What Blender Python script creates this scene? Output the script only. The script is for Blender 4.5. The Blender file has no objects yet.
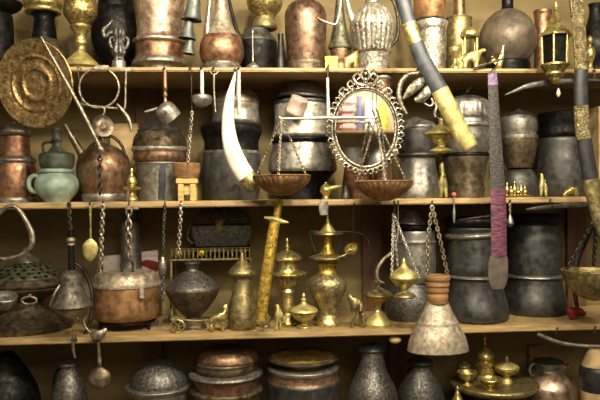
import bpy, bmesh, math, random
from mathutils import Vector, Matrix, Euler
random.seed(7)
scene = bpy.context.scene
COL = scene.collection
F = 680.0            # focal length in pixels of a 600 x 400 frame
DIST = 2.04          # metres from lens to shelf front
EYE = 1.35           # lens height above the floor
R_ = math.radians

# ------------------------------------------------------------------ camera
cam_data = bpy.data.cameras.new('camera'); cam_data.sensor_width = 36; cam_data.lens = F / 600 * 36
cam_data.clip_start = 0.02
cam = bpy.data.objects.new('camera', cam_data); COL.objects.link(cam); scene.camera = cam
YAW = R_(4.4)
fwd = Vector((math.sin(YAW), math.cos(YAW), 0))
CAM = Vector((0, 0, EYE)) - fwd * DIST
CM = (Matrix.Rotation(-YAW, 3, 'Z') @ Matrix.Rotation(R_(90 - 0.42), 3, 'X') @ Matrix.Rotation(R_(-0.6), 3, 'Z'))
cam.matrix_world = Matrix.Translation(CAM) @ CM.to_4x4()

def unp(px, py, Y):
    d = CM @ Vector(((px - 300) / F, (200 - py) / F, -1))
    return CAM + d * ((Y - CAM.y) / d.y)

def mpp(px, Y):
    p = unp(px, 200, Y)
    return (p - CAM).dot(CM @ Vector((0, 0, -1))) / F

SHELF_DEPTH = 0.34
SZ = {'a': unp(300, 67.7, 0).z, 'b': unp(300, 199.8, 0).z, 'c': unp(300, 331.5, 0).z, 'd': unp(300, 462, 0).z}

# ------------------------------------------------------------------ materials
def lin(c):
    return tuple(((v / 255) / 12.92 if v / 255 <= .04045 else ((v / 255 + .055) / 1.055) ** 2.4) for v in c) + (1,)

def nodes_of(name):
    m = bpy.data.materials.new(name); m.use_nodes = True
    nt = m.node_tree
    return m, nt, nt.nodes['Principled BSDF'], nt.links

def metal(name, c1, c2, rough=.35, scale=30, bump=.15, pattern=None, metallic=.86, pscale=60, pstr=.5, spread=(.36, .66), dark=.25):
    c2 = tuple(v * .8 for v in c2)
    m, nt, b, L = nodes_of(name)
    N = nt.nodes.new
    tc = N('ShaderNodeTexCoord')
    oi = N('ShaderNodeObjectInfo')
    mp = N('ShaderNodeVectorMath'); mp.operation = 'ADD'
    L.new(tc.outputs['Object'], mp.inputs[0]); L.new(oi.outputs['Location'], mp.inputs[1])
    n1 = N('ShaderNodeTexNoise'); n1.inputs['Scale'].default_value = scale * 1.7; n1.inputs['Detail'].default_value = 8; n1.inputs['Roughness'].default_value = .72
    L.new(mp.outputs[0], n1.inputs['Vector'])
    r = N('ShaderNodeValToRGB'); r.color_ramp.elements[0].position = spread[0]; r.color_ramp.elements[1].position = spread[1]
    r.color_ramp.elements[0].color = lin(c2); r.color_ramp.elements[1].color = lin(c1)
    L.new(n1.outputs['Fac'], r.inputs[0])
    n2 = N('ShaderNodeTexNoise'); n2.inputs['Scale'].default_value = scale * 2.7; n2.inputs['Detail'].default_value = 4
    L.new(mp.outputs[0], n2.inputs['Vector'])
    rr = N('ShaderNodeMapRange'); rr.inputs['From Min'].default_value = .3; rr.inputs['From Max'].default_value = .7
    rr.inputs['To Min'].default_value = max(.05, rough - .1); rr.inputs['To Max'].default_value = min(1, rough + .28)
    L.new(n2.outputs['Fac'], rr.inputs['Value']); L.new(rr.outputs[0], b.inputs['Roughness'])
    b.inputs['Metallic'].default_value = metallic
    colour = r.outputs[0]
    height = n2.outputs['Fac']
    if pattern:
        if pattern in ('hammer', 'engrave', 'bead'):
            v = N('ShaderNodeTexVoronoi'); v.inputs['Scale'].default_value = pscale
            if pattern == 'engrave':
                v.feature = 'DISTANCE_TO_EDGE'
            L.new(mp.outputs[0], v.inputs['Vector']); ph = v.outputs['Distance']
        elif pattern == 'rings':
            v = N('ShaderNodeTexWave'); v.bands_direction = 'Z'; v.inputs['Scale'].default_value = pscale; v.inputs['Distortion'].default_value = .6
            L.new(tc.outputs['Object'], v.inputs['Vector']); ph = v.outputs['Fac']
        elif pattern == 'scroll':
            v = N('ShaderNodeTexWave'); v.bands_direction = 'DIAGONAL'; v.inputs['Scale'].default_value = pscale; v.inputs['Distortion'].default_value = 14; v.inputs['Detail Scale'].default_value = 2.5
            L.new(mp.outputs[0], v.inputs['Vector']); ph = v.outputs['Fac']
        if pattern in ('engrave', 'scroll'):
            cr = N('ShaderNodeValToRGB'); cr.color_ramp.elements[0].position = .03; cr.color_ramp.elements[1].position = .16 if pattern == 'engrave' else .5
            cr.color_ramp.elements[0].color = (dark, dark, dark, 1); cr.color_ramp.elements[1].color = (1, 1, 1, 1)
            L.new(ph, cr.inputs[0])
            mx = N('ShaderNodeMix'); mx.data_type = 'RGBA'; mx.blend_type = 'MULTIPLY'; mx.inputs[0].default_value = .8
            L.new(colour, mx.inputs[6]); L.new(cr.outputs[0], mx.inputs[7]); colour = mx.outputs[2]
        mm = N('ShaderNodeMath'); mm.operation = 'MULTIPLY_ADD'; mm.inputs[1].default_value = pstr * 3
        L.new(ph, mm.inputs[0]); L.new(n2.outputs['Fac'], mm.inputs[2]); height = mm.outputs[0]
    L.new(colour, b.inputs['Base Color'])
    bp = N('ShaderNodeBump'); bp.inputs['Strength'].default_value = bump; bp.inputs['Distance'].default_value = .004
    L.new(height, bp.inputs['Height']); L.new(bp.outputs[0], b.inputs['Normal'])
    return m

def plain(name, c1, c2, rough=.7, scale=20, bump=.1, stretch=(1, 1, 1), metallic=0):
    m, nt, b, L = nodes_of(name)
    N = nt.nodes.new
    tc = N('ShaderNodeTexCoord'); mp = N('ShaderNodeMapping'); mp.inputs['Scale'].default_value = stretch
    L.new(tc.outputs['Object'], mp.inputs[0])
    n1 = N('ShaderNodeTexNoise'); n1.inputs['Scale'].default_value = scale; n1.inputs['Detail'].default_value = 7
    L.new(mp.outputs[0], n1.inputs['Vector'])
    r = N('ShaderNodeValToRGB'); r.color_ramp.elements[0].position = .36; r.color_ramp.elements[1].position = .66
    r.color_ramp.elements[0].color = lin(c2); r.color_ramp.elements[1].color = lin(c1)
    L.new(n1.outputs['Fac'], r.inputs[0]); L.new(r.outputs[0], b.inputs['Base Color'])
    b.inputs['Roughness'].default_value = rough; b.inputs['Metallic'].default_value = metallic
    bp = N('ShaderNodeBump'); bp.inputs['Strength'].default_value = bump; bp.inputs['Distance'].default_value = .004
    L.new(n1.outputs['Fac'], bp.inputs['Height']); L.new(bp.outputs[0], b.inputs['Normal'])
    return m

M = {
 'globe': metal('matte taupe bronze', (120, 108, 90), (94, 84, 70), .5, 14, .06, metallic=.5),
 'bellm': metal('dull grey-green bell metal', (126, 132, 126), (96, 102, 98), .46, 24, .08),
 'flask': metal('grey forged iron', (128, 120, 108), (84, 78, 70), .52, 30, .12),
 'dish_y': metal('satin yellow embossed dish', (216, 184, 104), (150, 118, 58), .38, 32, .25, 'rings', pscale=30, pstr=.2, metallic=.5),
 'can': metal('brown copper', (146, 116, 94), (106, 88, 74), .34, 26, .08),
 'pinkcup': metal('pinkish tinned copper', (232, 206, 192), (200, 168, 152), .5, 24, .06, metallic=.5),
 'leather_d': plain('worn black leather', (46, 46, 46), (28, 28, 28), .45, 60, .1),
 'bone': metal('dull beige tinned metal', (200, 186, 164), (158, 144, 122), .5, 40, .1, metallic=.7),
 'brass': metal('polished brass', (222, 204, 136), (172, 150, 88), .28, 40, .08),
 'brass_e': metal('engraved brass', (214, 194, 122), (158, 134, 76), .3, 40, .16, 'engrave', pscale=80, dark=.5),
 'gold': metal('yellow gilt brass', (236, 200, 92), (190, 152, 62), .36, 50, .2, 'scroll', pscale=40, pstr=.2, dark=.5),
 'dull': metal('dull old brass', (178, 164, 114), (126, 112, 74), .42, 35, .1),
 'dull_e': metal('dull chased brass', (190, 174, 126), (140, 124, 86), .4, 35, .16, 'engrave', pscale=85, dark=.6),
 'plate': metal('embossed yellow brass dish', (204, 172, 116), (140, 112, 70), .36, 32, .25, 'scroll', pscale=34, pstr=.2, dark=.5),
 'copper': metal('warm copper', (178, 136, 104), (130, 98, 76), .38, 26, .08),
 'copper_d': metal('tarnished copper', (166, 132, 102), (116, 92, 74), .42, 30, .08),
 'copper_t': metal('copper worn under tinning', (206, 190, 170), (168, 120, 86), .36, 18, .16, 'hammer', pscale=70, pstr=.2),
 'copper_o': metal('flat orange copper', (184, 142, 98), (144, 108, 74), .52, 18, .06),
 'tin': metal('grey tin', (180, 176, 164), (126, 122, 112), .4, 30, .12),
 'tin_l': metal('pale tin', (222, 216, 200), (176, 170, 154), .44, 30, .14),
 'tin_e': metal('chased tin', (212, 204, 186), (150, 142, 126), .42, 30, .3, 'engrave', pscale=85, dark=.5),
 'tin_h': metal('hammered tin', (168, 164, 152), (142, 138, 128), .38, 24, .1, 'hammer', pscale=80, pstr=.12, spread=(.3, .7)),
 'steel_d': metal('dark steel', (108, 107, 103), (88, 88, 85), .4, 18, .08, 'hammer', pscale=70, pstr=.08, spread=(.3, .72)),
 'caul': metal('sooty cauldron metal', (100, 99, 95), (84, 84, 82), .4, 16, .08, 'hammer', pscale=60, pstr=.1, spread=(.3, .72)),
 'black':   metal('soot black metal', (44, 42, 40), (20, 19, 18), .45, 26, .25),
 'brown': metal('dark brown bronze', (124, 108, 86), (80, 68, 54), .5, 26, .12),
 'brown_l': metal('greyed bronze', (152, 136, 112), (92, 82, 68), .42, 22, .2),
 'olive':   metal('green-grey bronze', (134, 132, 106), (78, 78, 62), .46, 26, .25),
 'silver': metal('tarnished silver', (184, 174, 154), (108, 100, 86), .34, 60, .35),
 'silver_e': metal('darkly chased silver', (140, 137, 130), (98, 95, 89), .42, 60, .12, 'engrave', pscale=95, dark=.6),
 'iron':    metal('wrought iron', (92, 86, 76), (46, 42, 38), .5, 40, .25),
 'iron_l':  metal('worn bright iron', (176, 164, 142), (112, 102, 86), .42, 40, .2),
 'verd': plain('green verdigris copper', (150, 166, 148), (106, 126, 112), .6, 34, .2, metallic=.2),
 'verd_d':  plain('dark green-grey patina', (98, 104, 88), (56, 62, 52), .6, 34, .25, metallic=.3),
 'ivory':   plain('smooth off-white ivory', (226, 222, 210), (196, 190, 174), .38, 14, .05),
 'leather': plain('black leather', (66, 69, 74), (46, 49, 53), .42, 60, .1),
 'pale_b':  metal('pale smooth brass', (222, 210, 140), (188, 172, 104), .45, 20, .1, metallic=.75),
 'carved': metal('carved silver-gilt', (208, 192, 142), (140, 122, 82), .36, 40, .6, 'scroll', pscale=50, pstr=.5, dark=.12),
 'strip': plain('beaded dark weave', (66, 58, 54), (24, 22, 22), .6, 110, .6, (1, 1, 2.5)),
 'purple': plain('purple beads', (128, 100, 138), (84, 62, 96), .55, 150, .4),
 'magenta': plain('magenta and black beads', (112, 48, 72), (34, 30, 32), .55, 50, .5, stretch=(1, 1, 3)),
 'tab': plain('brown hide tab', (86, 76, 64), (62, 54, 45), .7, 40, .2),
 'wood_h': plain('turned brown wood', (152, 114, 72), (100, 72, 44), .5, 16, .15, (1, 1, 6)),
 'wood_p':  plain('pale carved wood', (204, 172, 104), (160, 126, 68), .6, 20, .15, (1, 1, 5)),
 'card': plain('white card with faint print', (246, 240, 226), (226, 200, 190), .7, 14, .02, (1, 1, 8)),
 'red':     plain('red card', (150, 26, 34), (110, 16, 24), .6, 20, .02),
 'pink':    plain('pink bead', (214, 120, 110), (180, 84, 84), .4, 20, .02),
 'tan':     plain('tan leather', (190, 164, 116), (150, 124, 84), .7, 20, .1),
}

# ------------------------------------------------------------------ mesh helpers
def mesh_obj(name, bm, mat, parent=None, sharp=38, smooth=True):
    me = bpy.data.meshes.new(name)
    bmesh.ops.recalc_face_normals(bm, faces=bm.faces)
    bm.to_mesh(me); bm.free()
    for p in me.polygons: p.use_smooth = smooth
    if smooth: me.set_sharp_from_angle(angle=R_(sharp))
    if mat: me.materials.append(M[mat] if isinstance(mat, str) else mat)
    o = bpy.data.objects.new(name, me); COL.objects.link(o)
    if parent: o.parent = parent
    return o

def catmull(pts, n=4):
    """pts are tuples of numbers; a repeated point makes a hard corner."""
    if len(pts) < 3 or n < 2: return [tuple(p) for p in pts]
    out = []
    for i in range(len(pts) - 1):
        p0 = pts[max(0, i - 1)]; p1 = pts[i]; p2 = pts[i + 1]; p3 = pts[min(len(pts) - 1, i + 2)]
        if p1 == p2: continue
        d = sum((a - b) ** 2 for a, b in zip(p1[:2], p2[:2])) ** .5
        k = n if d > 2 else 1
        for j in range(k):
            t = j / k
            out.append(tuple(.5 * (2 * b + (c - a) * t + (2 * a - 5 * b + 4 * c - d_) * t * t + (3 * b - a - 3 * c + d_) * t ** 3)
                             for a, b, c, d_ in zip(p0, p1, p2, p3)))
    out.append(tuple(pts[-1]))
    return out

def revolve(bm, prof, seg=44, flutes=None, mat4=None, holes=None):
    """prof = [(r, z)] in metres; ends closed on the axis."""
    rings = []
    for (r, z) in prof:
        if r < 1e-6:
            rings.append([bm.verts.new((0, 0, z))])
        else:
            ring = []
            for k in range(seg):
                a = 2 * math.pi * k / seg
                q = r * (1 + flutes[1] * abs(math.cos(flutes[0] * a / 2)) - flutes[1] * .5) if flutes and (flutes[2] <= z <= flutes[3]) else r
                ring.append(bm.verts.new((q * math.cos(a), q * math.sin(a), z)))
            rings.append(ring)
    for i in range(len(rings) - 1):
        A, B = rings[i], rings[i + 1]
        for k in range(seg):
            if holes and holes(i, k): continue
            a0, a1 = A[k % len(A)], A[(k + 1) % len(A)]
            b0, b1 = B[k % len(B)], B[(k + 1) % len(B)]
            vs = []
            for v in (a0, a1, b1, b0):
                if v not in vs: vs.append(v)
            if len(vs) >= 3:
                try: bm.faces.new(vs)
                except ValueError: pass
    if mat4 is not None:
        bmesh.ops.transform(bm, matrix=mat4, verts=[v for r in rings for v in r])

def sweep(bm, pts, radii, seg=10, flat=None, closed=False):
    """tube along 3-D points; radii per point; flat = per-point half thickness along Y (else round)."""
    n = len(pts)
    P = [Vector(p) for p in pts]
    rings = []
    prev = None
    for i in range(n):
        t = (P[(i + 1) % n] - P[i - 1]) if closed else (P[min(n - 1, i + 1)] - P[max(0, i - 1)])
        if t.length < 1e-9: t = Vector((0, 0, 1))
        t.normalize()
        if flat is not None:
            v = Vector((0, 1, 0)); v = (v - t * v.dot(t)); v.normalize(); u = v.cross(t)
        else:
            if prev is None:
                up = Vector((0, 1, 0)) if abs(t.y) < .9 else Vector((1, 0, 0))
                u = up.cross(t).normalized()
            else:
                u = prev - t * prev.dot(t)
                if u.length < 1e-6: u = Vector((1, 0, 0))
                u.normalize()
            v = t.cross(u); prev = u
        a = radii[i]; b_ = flat[i] if flat is not None else a
        rings.append([bm.verts.new(P[i] + u * (a * math.cos(2 * math.pi * k / seg)) + v * (b_ * math.sin(2 * math.pi * k / seg))) for k in range(seg)])
    m = n if closed else n - 1
    for i in range(m):
        A, B = rings[i], rings[(i + 1) % n]
        for k in range(seg):
            bm.faces.new((A[k], A[(k + 1) % seg], B[(k + 1) % seg], B[k]))
    if not closed:
        bm.faces.new(rings[0][::-1]); bm.faces.new(rings[-1])

def ball(bm, c, r, s=(1, 1, 1), seg=12):
    bmesh.ops.create_uvsphere(bm, u_segments=seg, v_segments=max(6, seg * 2 // 3), radius=r,
                              matrix=Matrix.Translation(c) @ Matrix.Diagonal((*s, 1)))

def boxm(bm, x0, x1, y0, y1, z0, z1, bev=.0):
    g = bmesh.ops.create_cube(bm, size=1, matrix=Matrix.Translation(((x0 + x1) / 2, (y0 + y1) / 2, (z0 + z1) / 2)) @ Matrix.Diagonal((x1 - x0, y1 - y0, z1 - z0, 1)))
    if bev:
        es = list({e for v in g['verts'] for e in v.link_edges})
        bmesh.ops.bevel(bm, geom=es, offset=bev, segments=2, affect='EDGES')

def chain_mesh(bm, pts, link, wire):
    """oval links strung along 3-D points, every second one turned a quarter"""
    P = [Vector(p) for p in pts]
    acc = [0]
    for a, b in zip(P, P[1:]): acc.append(acc[-1] + (b - a).length)
    L = acc[-1]; n = max(1, int(L / (link * .72)))
    def at(s):
        for i in range(len(P) - 1):
            if s <= acc[i + 1] or i == len(P) - 2:
                t = (s - acc[i]) / max(1e-9, acc[i + 1] - acc[i]); return P[i].lerp(P[i + 1], t), (P[i + 1] - P[i]).normalized()
    for k in range(n):
        c, t = at((k + .5) * L / n)
        up = Vector((0, 1, 0)) if abs(t.y) < .9 else Vector((1, 0, 0))
        u = up.cross(t).normalized(); v = t.cross(u)
        w = u if k % 2 == 0 else v
        q = []
        for j in range(12):
            a = 2 * math.pi * j / 12
            q.append(c + t * (link * .5 * math.cos(a)) + w * (link * .3 * math.sin(a)))
        sweep(bm, q, [wire] * 12, 5, None, True)

# ------------------------------------------------------------------ things
ALL = []
class T:
    def __init__(s, name, label, cat, px, pt, pb, rest=None, Y=None, rb=None, group=None, on=None, kind=None):
        if on is not None:                       # stands on another thing: (thing, image row of its top)
            Y = on[0].Y if Y is None else Y
        if Y is None: Y = (rb or 10) * .0031 + .015
        s.px, s.Y, s.pb, s.pt = px, Y, pb, pt
        s.m = mpp(px, Y)
        p = unp(px, pb, Y); s.p = p
        s.k = 1.0; z0 = p.z
        if rest is not None: z0 = SZ[rest]
        if on is not None: z0 = on[0].loc.z + on[0].z(on[1]) + .0003
        if rest is not None or on is not None:
            zt = unp(px, pt, Y).z
            s.k = (zt - z0) / (zt - p.z)
        s.loc = Vector((p.x, Y, z0))
        s.root = bpy.data.objects.new(name, None); COL.objects.link(s.root); s.root.empty_display_size = .02
        s.root.location = s.loc
        s.root['label'] = label; s.root['category'] = cat
        if group: s.root['group'] = group
        if kind: s.root['kind'] = kind
        s.parts = []; s.name = name; ALL.append(s)
    def z(s, py): return (unp(s.px, py, s.Y).z - s.p.z) * s.k
    def P(s, px, py, dy=0):
        w = unp(px, py, s.Y)
        return Vector((w.x - s.loc.x, dy, (w.z - s.p.z) * s.k))
    def add(s, o, label=None, parent=None):
        o.parent = parent or s.root
        if label: o['label'] = label
        s.parts.append(o); return o
    def mesh(s, name, bm, mat, label=None, parent=None, **kw):
        return s.add(mesh_obj(name, bm, mat, None, **kw), label, parent)
    def lathe(s, name, prof, mat, px=None, dy=0, flutes=None, open_=0, seg=44, smooth=4, tilt=None, holes=None, label=None, parent=None, wall=1.2, bm=None, sy=1.0, ring=False):
        """prof = [(row, radius)] from top to bottom in photo pixels"""
        pr = catmull(prof, smooth)
        pr = [(y, max(0, r)) for y, r in pr]
        if ring: pr = pr + [pr[0]]
        elif open_:
            inner = [(y, max(.2, r - wall)) for y, r in pr if y <= pr[0][0] + open_]
            inner = [(inner[-1][0], 0)] + inner[::-1]
            pr = inner + pr
        elif pr[0][1] > .01: pr = [(pr[0][0], 0)] + pr
        if pr[-1][1] > .01 and not ring: pr = pr + [(pr[-1][0], 0)]
        q = [(r * s.m, s.z(y)) for y, r in pr]
        own = bm is None
        if own: bm = bmesh.new()
        off = s.P(px, s.pb).x if px is not None else 0
        m4 = Matrix.Translation((off, dy, 0))
        if tilt:                                # (row of pivot, lean in the picture plane, lean to the viewer) degrees
            z0 = s.z(tilt[0])
            m4 = m4 @ Matrix.Translation((0, 0, z0)) @ Matrix.Rotation(R_(tilt[1]), 4, 'Y') @ Matrix.Rotation(R_(tilt[2]), 4, 'X') @ Matrix.Translation((0, 0, -z0))
        if sy != 1: m4 = m4 @ Matrix.Diagonal((1, sy, 1, 1))
        fl = None
        if flutes:
            z1, z0 = s.z(flutes[2]), s.z(flutes[3]); fl = (flutes[0], flutes[1], z0, z1); seg = max(seg, flutes[0] * 4)
        revolve(bm, q, seg, fl, m4, holes)
        if own: return s.mesh(name, bm, mat, label, parent)
    def tube(s, name, pts, r, mat, n=5, seg=10, label=None, parent=None, closed=False, bm=None):
        """pts = [(px, row, depth offset in m)]"""
        pts = [tuple(p) if len(p) == 3 else (p[0], p[1], 0) for p in pts]
        if not isinstance(r, (list, tuple)): r = [r] * len(pts)
        if closed:
            full = [(*p, q) for p, q in zip(pts, r)]
        else:
            full = catmull([(*p, q) for p, q in zip(pts, r)], n)
        own = bm is None
        if own: bm = bmesh.new()
        sweep(bm, [s.P(a, b, c) for a, b, c, d in full], [d * s.m for a, b, c, d in full], seg, None, closed)
        if own: return s.mesh(name, bm, mat, label, parent)
    def strap(s, name, pts, w, th, mat, n=5, seg=16, label=None, parent=None, bm=None, closed=False):
        """flat or oval band: half width w in the picture plane, half thickness th in depth"""
        pts = [tuple(p) if len(p) == 3 else (p[0], p[1], 0) for p in pts]
        if not isinstance(w, (list, tuple)): w = [w] * len(pts)
        if not isinstance(th, (list, tuple)): th = [th] * len(pts)
        full = [(*p, a, b) for p, a, b in zip(pts, w, th)]
        if not closed: full = catmull(full, n)
        own = bm is None
        if own: bm = bmesh.new()
        sweep(bm, [s.P(f[0], f[1], f[2]) for f in full], [f[3] * s.m for f in full], seg, [f[4] * s.m for f in full], closed)
        if own: return s.mesh(name, bm, mat, label, parent)
    def chain(s, name, pts, mat, link=4, wire=.55, label=None, parent=None, bm=None):
        own = bm is None
        if own: bm = bmesh.new()
        pts = [tuple(p) if len(p) == 3 else (p[0], p[1], 0) for p in pts]
        chain_mesh(bm, [s.P(*p) for p in pts], link * s.m, wire * s.m)
        if own: return s.mesh(name, bm, mat, label, parent)
    def box(s, name, x0, y0, x1, y1, d0, d1, mat, bev=.6, label=None, parent=None, rot=0, bm=None):
        own = bm is None
        if own: bm = bmesh.new()
        a = s.P(x0, y1); b = s.P(x1, y0)
        g0 = len(bm.verts)
        boxm(bm, a.x, b.x, d0, d1, a.z, b.z, bev * s.m)
        if rot:
            bm.verts.ensure_lookup_table()
            c = Vector(((a.x + b.x) / 2, 0, a.z))
            bmesh.ops.rotate(bm, cent=c, matrix=Matrix.Rotation(R_(rot), 3, 'Y'), verts=bm.verts[g0:])
        if own: return s.mesh(name, bm, mat, label, parent, smooth=bev > 0)
    def balls(s, name, items, mat, label=None, parent=None, bm=None):
        own = bm is None
        if own: bm = bmesh.new()
        for it in items:
            x, y, d, r = it[:4]
            ball(bm, s.P(x, y, d), r * s.m, it[4] if len(it) > 4 else (1, 1, 1))
        if own: return s.mesh(name, bm, mat, label, parent)
    def skin(s, name, nodes, edges, mat, label=None, parent=None, sub=1):
        """one continuous skinned body: nodes {key: (px, row, depth m, radius px)}"""
        keys = list(nodes); idx = {k: i for i, k in enumerate(keys)}
        me = bpy.data.meshes.new(name)
        me.from_pydata([s.P(*nodes[k][:3]) for k in keys], [(idx[a], idx[b]) for a, b in edges], [])
        o = bpy.data.objects.new(name, me); COL.objects.link(o)
        o.modifiers.new('Skin', 'SKIN')
        sv = me.skin_vertices[0].data
        for k in keys:
            sv[idx[k]].radius = (nodes[k][3] * s.m * 1.3,) * 2
            sv[idx[k]].use_root = (idx[k] == 0)
        sb = o.modifiers.new('Sub', 'SUBSURF'); sb.levels = sub; sb.render_levels = sub
        dg = bpy.context.evaluated_depsgraph_get()
        m2 = bpy.data.meshes.new_from_object(o.evaluated_get(dg)); m2.name = name
        o.modifiers.clear(); o.data = m2; bpy.data.meshes.remove(me)
        m2.materials.clear(); m2.materials.append(M[mat])
        for p in m2.polygons: p.use_smooth = True
        return s.add(o, label, parent)

def hook(t, px, row, px2=None, r=.8, mat='iron', dy=0, name='hanger'):
    """bent nail driven into the face of the nearest board, a part of what hangs from it; ends at (px2, row)"""
    key, th = (('a', .012) if row < 135 else ('b', .018) if row < 275 else ('c', .019))
    w = unp(px, 200, 0)
    w = Vector((w.x, .003, SZ[key] - th / 2)) - t.loc
    e = t.P(px2 if px2 is not None else px, row, dy)
    up = Vector((0, 0, .004))
    pts = [tuple(w), tuple(w + Vector((0, -.008, .001))), tuple(w.lerp(e, .7) * 1.0 + (up if abs(e.z - w.z) < .02 else Vector((0, e.y * .3 - w.y * .3, (w.z - e.z) * .5)))), tuple(e)]
    full = catmull([(*q, r * t.m) for q in pts], 1) if False else [(*q, r * t.m) for q in pts]
    bm = bmesh.new(); sweep(bm, [f[:3] for f in full], [f[3] for f in full], 7)
    t.mesh(name, bm, mat)
# ------------------------------------------------------------------ setting
def wood(name, c1, c2, grain=(1, 14, 14), rough=.55, bump=.25, scale=5):
    m, nt, b, L = nodes_of(name); N = nt.nodes.new
    tc = N('ShaderNodeTexCoord'); mp = N('ShaderNodeMapping'); mp.inputs['Scale'].default_value = grain
    L.new(tc.outputs['Object'], mp.inputs[0])
    n = N('ShaderNodeTexNoise'); n.inputs['Scale'].default_value = scale; n.inputs['Detail'].default_value = 8; n.inputs['Roughness'].default_value = .6
    L.new(mp.outputs[0], n.inputs['Vector'])
    n2 = N('ShaderNodeTexNoise'); n2.inputs['Scale'].default_value = 3; L.new(tc.outputs['Object'], n2.inputs['Vector'])
    a = N('ShaderNodeMath'); a.operation = 'MULTIPLY_ADD'; a.inputs[1].default_value = .5; L.new(n2.outputs['Fac'], a.inputs[0]); L.new(n.outputs['Fac'], a.inputs[2])
    r = N('ShaderNodeValToRGB'); r.color_ramp.elements[0].position = .5; r.color_ramp.elements[1].position = 1.0
    r.color_ramp.elements[0].color = lin(c2); r.color_ramp.elements[1].color = lin(c1)
    L.new(a.outputs[0], r.inputs[0]); L.new(r.outputs[0], b.inputs['Base Color']); b.inputs['Roughness'].default_value = rough
    bp = N('ShaderNodeBump'); bp.inputs['Strength'].default_value = bump; bp.inputs['Distance'].default_value = .003
    L.new(n.outputs['Fac'], bp.inputs['Height']); L.new(bp.outputs[0], b.inputs['Normal'])
    return m

M['board'] = wood('pale worn shelf pine', (186, 158, 108), (114, 92, 56), (2, 20, 20), .6, .3, 6)
M['post'] = wood('reddish brown upright', (112, 76, 44), (76, 50, 30), (14, 14, 1))
M['back'] = wood('olive brown back boarding', (130, 112, 68), (90, 76, 44), (1.5, 3, 6), .75, .15, 3)
M['plaster'] = plain('warm plaster', (196, 176, 144), (170, 150, 118), .85, 6, .05)
M['tile'] = plain('grey floor', (120, 108, 96), (92, 82, 72), .6, 5, .05)

def struct(name, x0, x1, y0, y1, z0, z1, mat, bev=0):
    bm = bmesh.new(); boxm(bm, x0, x1, y0, y1, z0, z1, bev)
    o = mesh_obj(name, bm, mat, smooth=bev > 0); o['kind'] = 'structure'; return o

FLOOR = 0.0
CEIL = EYE + 1.25
XL, XR = -2.2, 2.2
FRONT = -3.6
struct('floor', XL, XR, FRONT, SHELF_DEPTH + .06, -.05, FLOOR, 'tile')
struct('ceiling', XL, XR, FRONT, SHELF_DEPTH + .06, CEIL, CEIL + .05, 'plaster')
struct('wall_front', XL, XR, FRONT - .06, FRONT, FLOOR, CEIL, 'plaster')
struct('wall_back', XL, XR, SHELF_DEPTH + .002, SHELF_DEPTH + .06, FLOOR, CEIL, 'back')

def board(label, key, th):
    z = SZ[key]
    bm = bmesh.new(); boxm(bm, -1.35, 1.35, 0, SHELF_DEPTH, -th, 0, .003)
    o = mesh_obj('shelf_board', bm, 'board'); o.location = (0, 0, z)
    o['label'] = label; o['category'] = 'shelf'; o['group'] = 'wooden wall shelves'
board('topmost wooden shelf board, under the milk can and fluted jug', 'a', .012)
board('thin wooden shelf board that the green pot and kettle stand on', 'b', .018)
board('wooden shelf board under the brass lamps and big sooty cauldrons', 'c', .019)
board('lowest wooden shelf board under the copper bowls and tea tray', 'd', .02)
UP = [(147, 'a', 'b', 'reddish upright plank behind the dangling tin ladle cup'),
      (150, 'b', 'c', 'reddish upright plank behind the white printed carton'),
      (372, 'b', 'c', 'reddish upright plank behind the stemmed brass goblet'),
      (577, 'b', 'c', 'dark upright plank behind the hanging ochre pan'),
      (150, 'c', 'd', 'upright plank behind the domed engraved silver bowl'),
      (398, 'c', 'd', 'upright plank between the two scaly grey jugs')]
for px, hi, lo, lab in UP:
    x = unp(px, 200, .32).x
    bm = bmesh.new(); th = {'a': .012, 'b': .018, 'c': .019}[hi]
    boxm(bm, -.035, .035, -.008, .008, 0, SZ[hi] - th - SZ[lo], .002)
    o = mesh_obj('shelf_upright', bm, 'post'); o.location = (x, SHELF_DEPTH - .009, SZ[lo])
    o['label'] = lab; o['category'] = 'upright'; o['group'] = 'upright planks between the shelves'

# ------------------------------------------------------------------ light
def area(name, loc, target, size, power, col, sy=None, spread=180):
    d = bpy.data.lights.new(name, 'AREA'); d.energy = power; d.color = col; d.size = size; d.spread = R_(spread)
    if sy: d.shape = 'RECTANGLE'; d.size_y = sy
    o = bpy.data.objects.new(name, d); COL.objects.link(o); o.location = loc
    o.rotation_euler = (Vector(target) - Vector(loc)).to_track_quat('-Z', 'Y').to_euler(); return o
WARM = (1, .88, .67)
area('ceiling_lamp_or_fill', (.45, -1.25, EYE + 1.05), (.2, .1, EYE + .3), .14, 9.5, WARM, spread=100)
area('ceiling_lamp_or_fill', (-.1, -1.35, EYE + 1.05), (-.05, .1, EYE + .3), .14, 8, WARM, spread=100)
area('ceiling_lamp_or_fill', (-.8, -1.4, EYE + 1.05), (-.35, .1, EYE + .35), .14, 3.2, WARM, spread=100)
area('ceiling_lamp_or_fill', (1.05, -1.35, EYE + 1.05), (.6, .1, EYE + .25), .14, 6, (1, .9, .72), spread=100)
area('ceiling_lamp_or_fill', (.35, -2.2, EYE + 1.15), (.2, 0, EYE + .2), 1.4, 27, (1, .92, .76), .6)  # large soft fill added in front of the shelves, not a fixture
area('ceiling_lamp_or_fill', (.9, -3.0, CEIL - .06), (.85, -3.6, EYE + .4), .5, 34, (1, .95, .84))  # added light that brightens the opposite wall for the mirror reflection
area('ceiling_lamp_or_fill', (.6, -3.1, EYE + 1.17), (.3, 0, EYE + .1), 1.4, 20, (1, .9, .72), .6)  # broad fill from across the aisle, added to soften contrast
w = bpy.data.worlds.new('room_glow'); scene.world = w; w.use_nodes = True
bg = w.node_tree.nodes['Background']; bg.inputs[0].default_value = (1, .84, .62, 1); bg.inputs[1].default_value = .16
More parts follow.
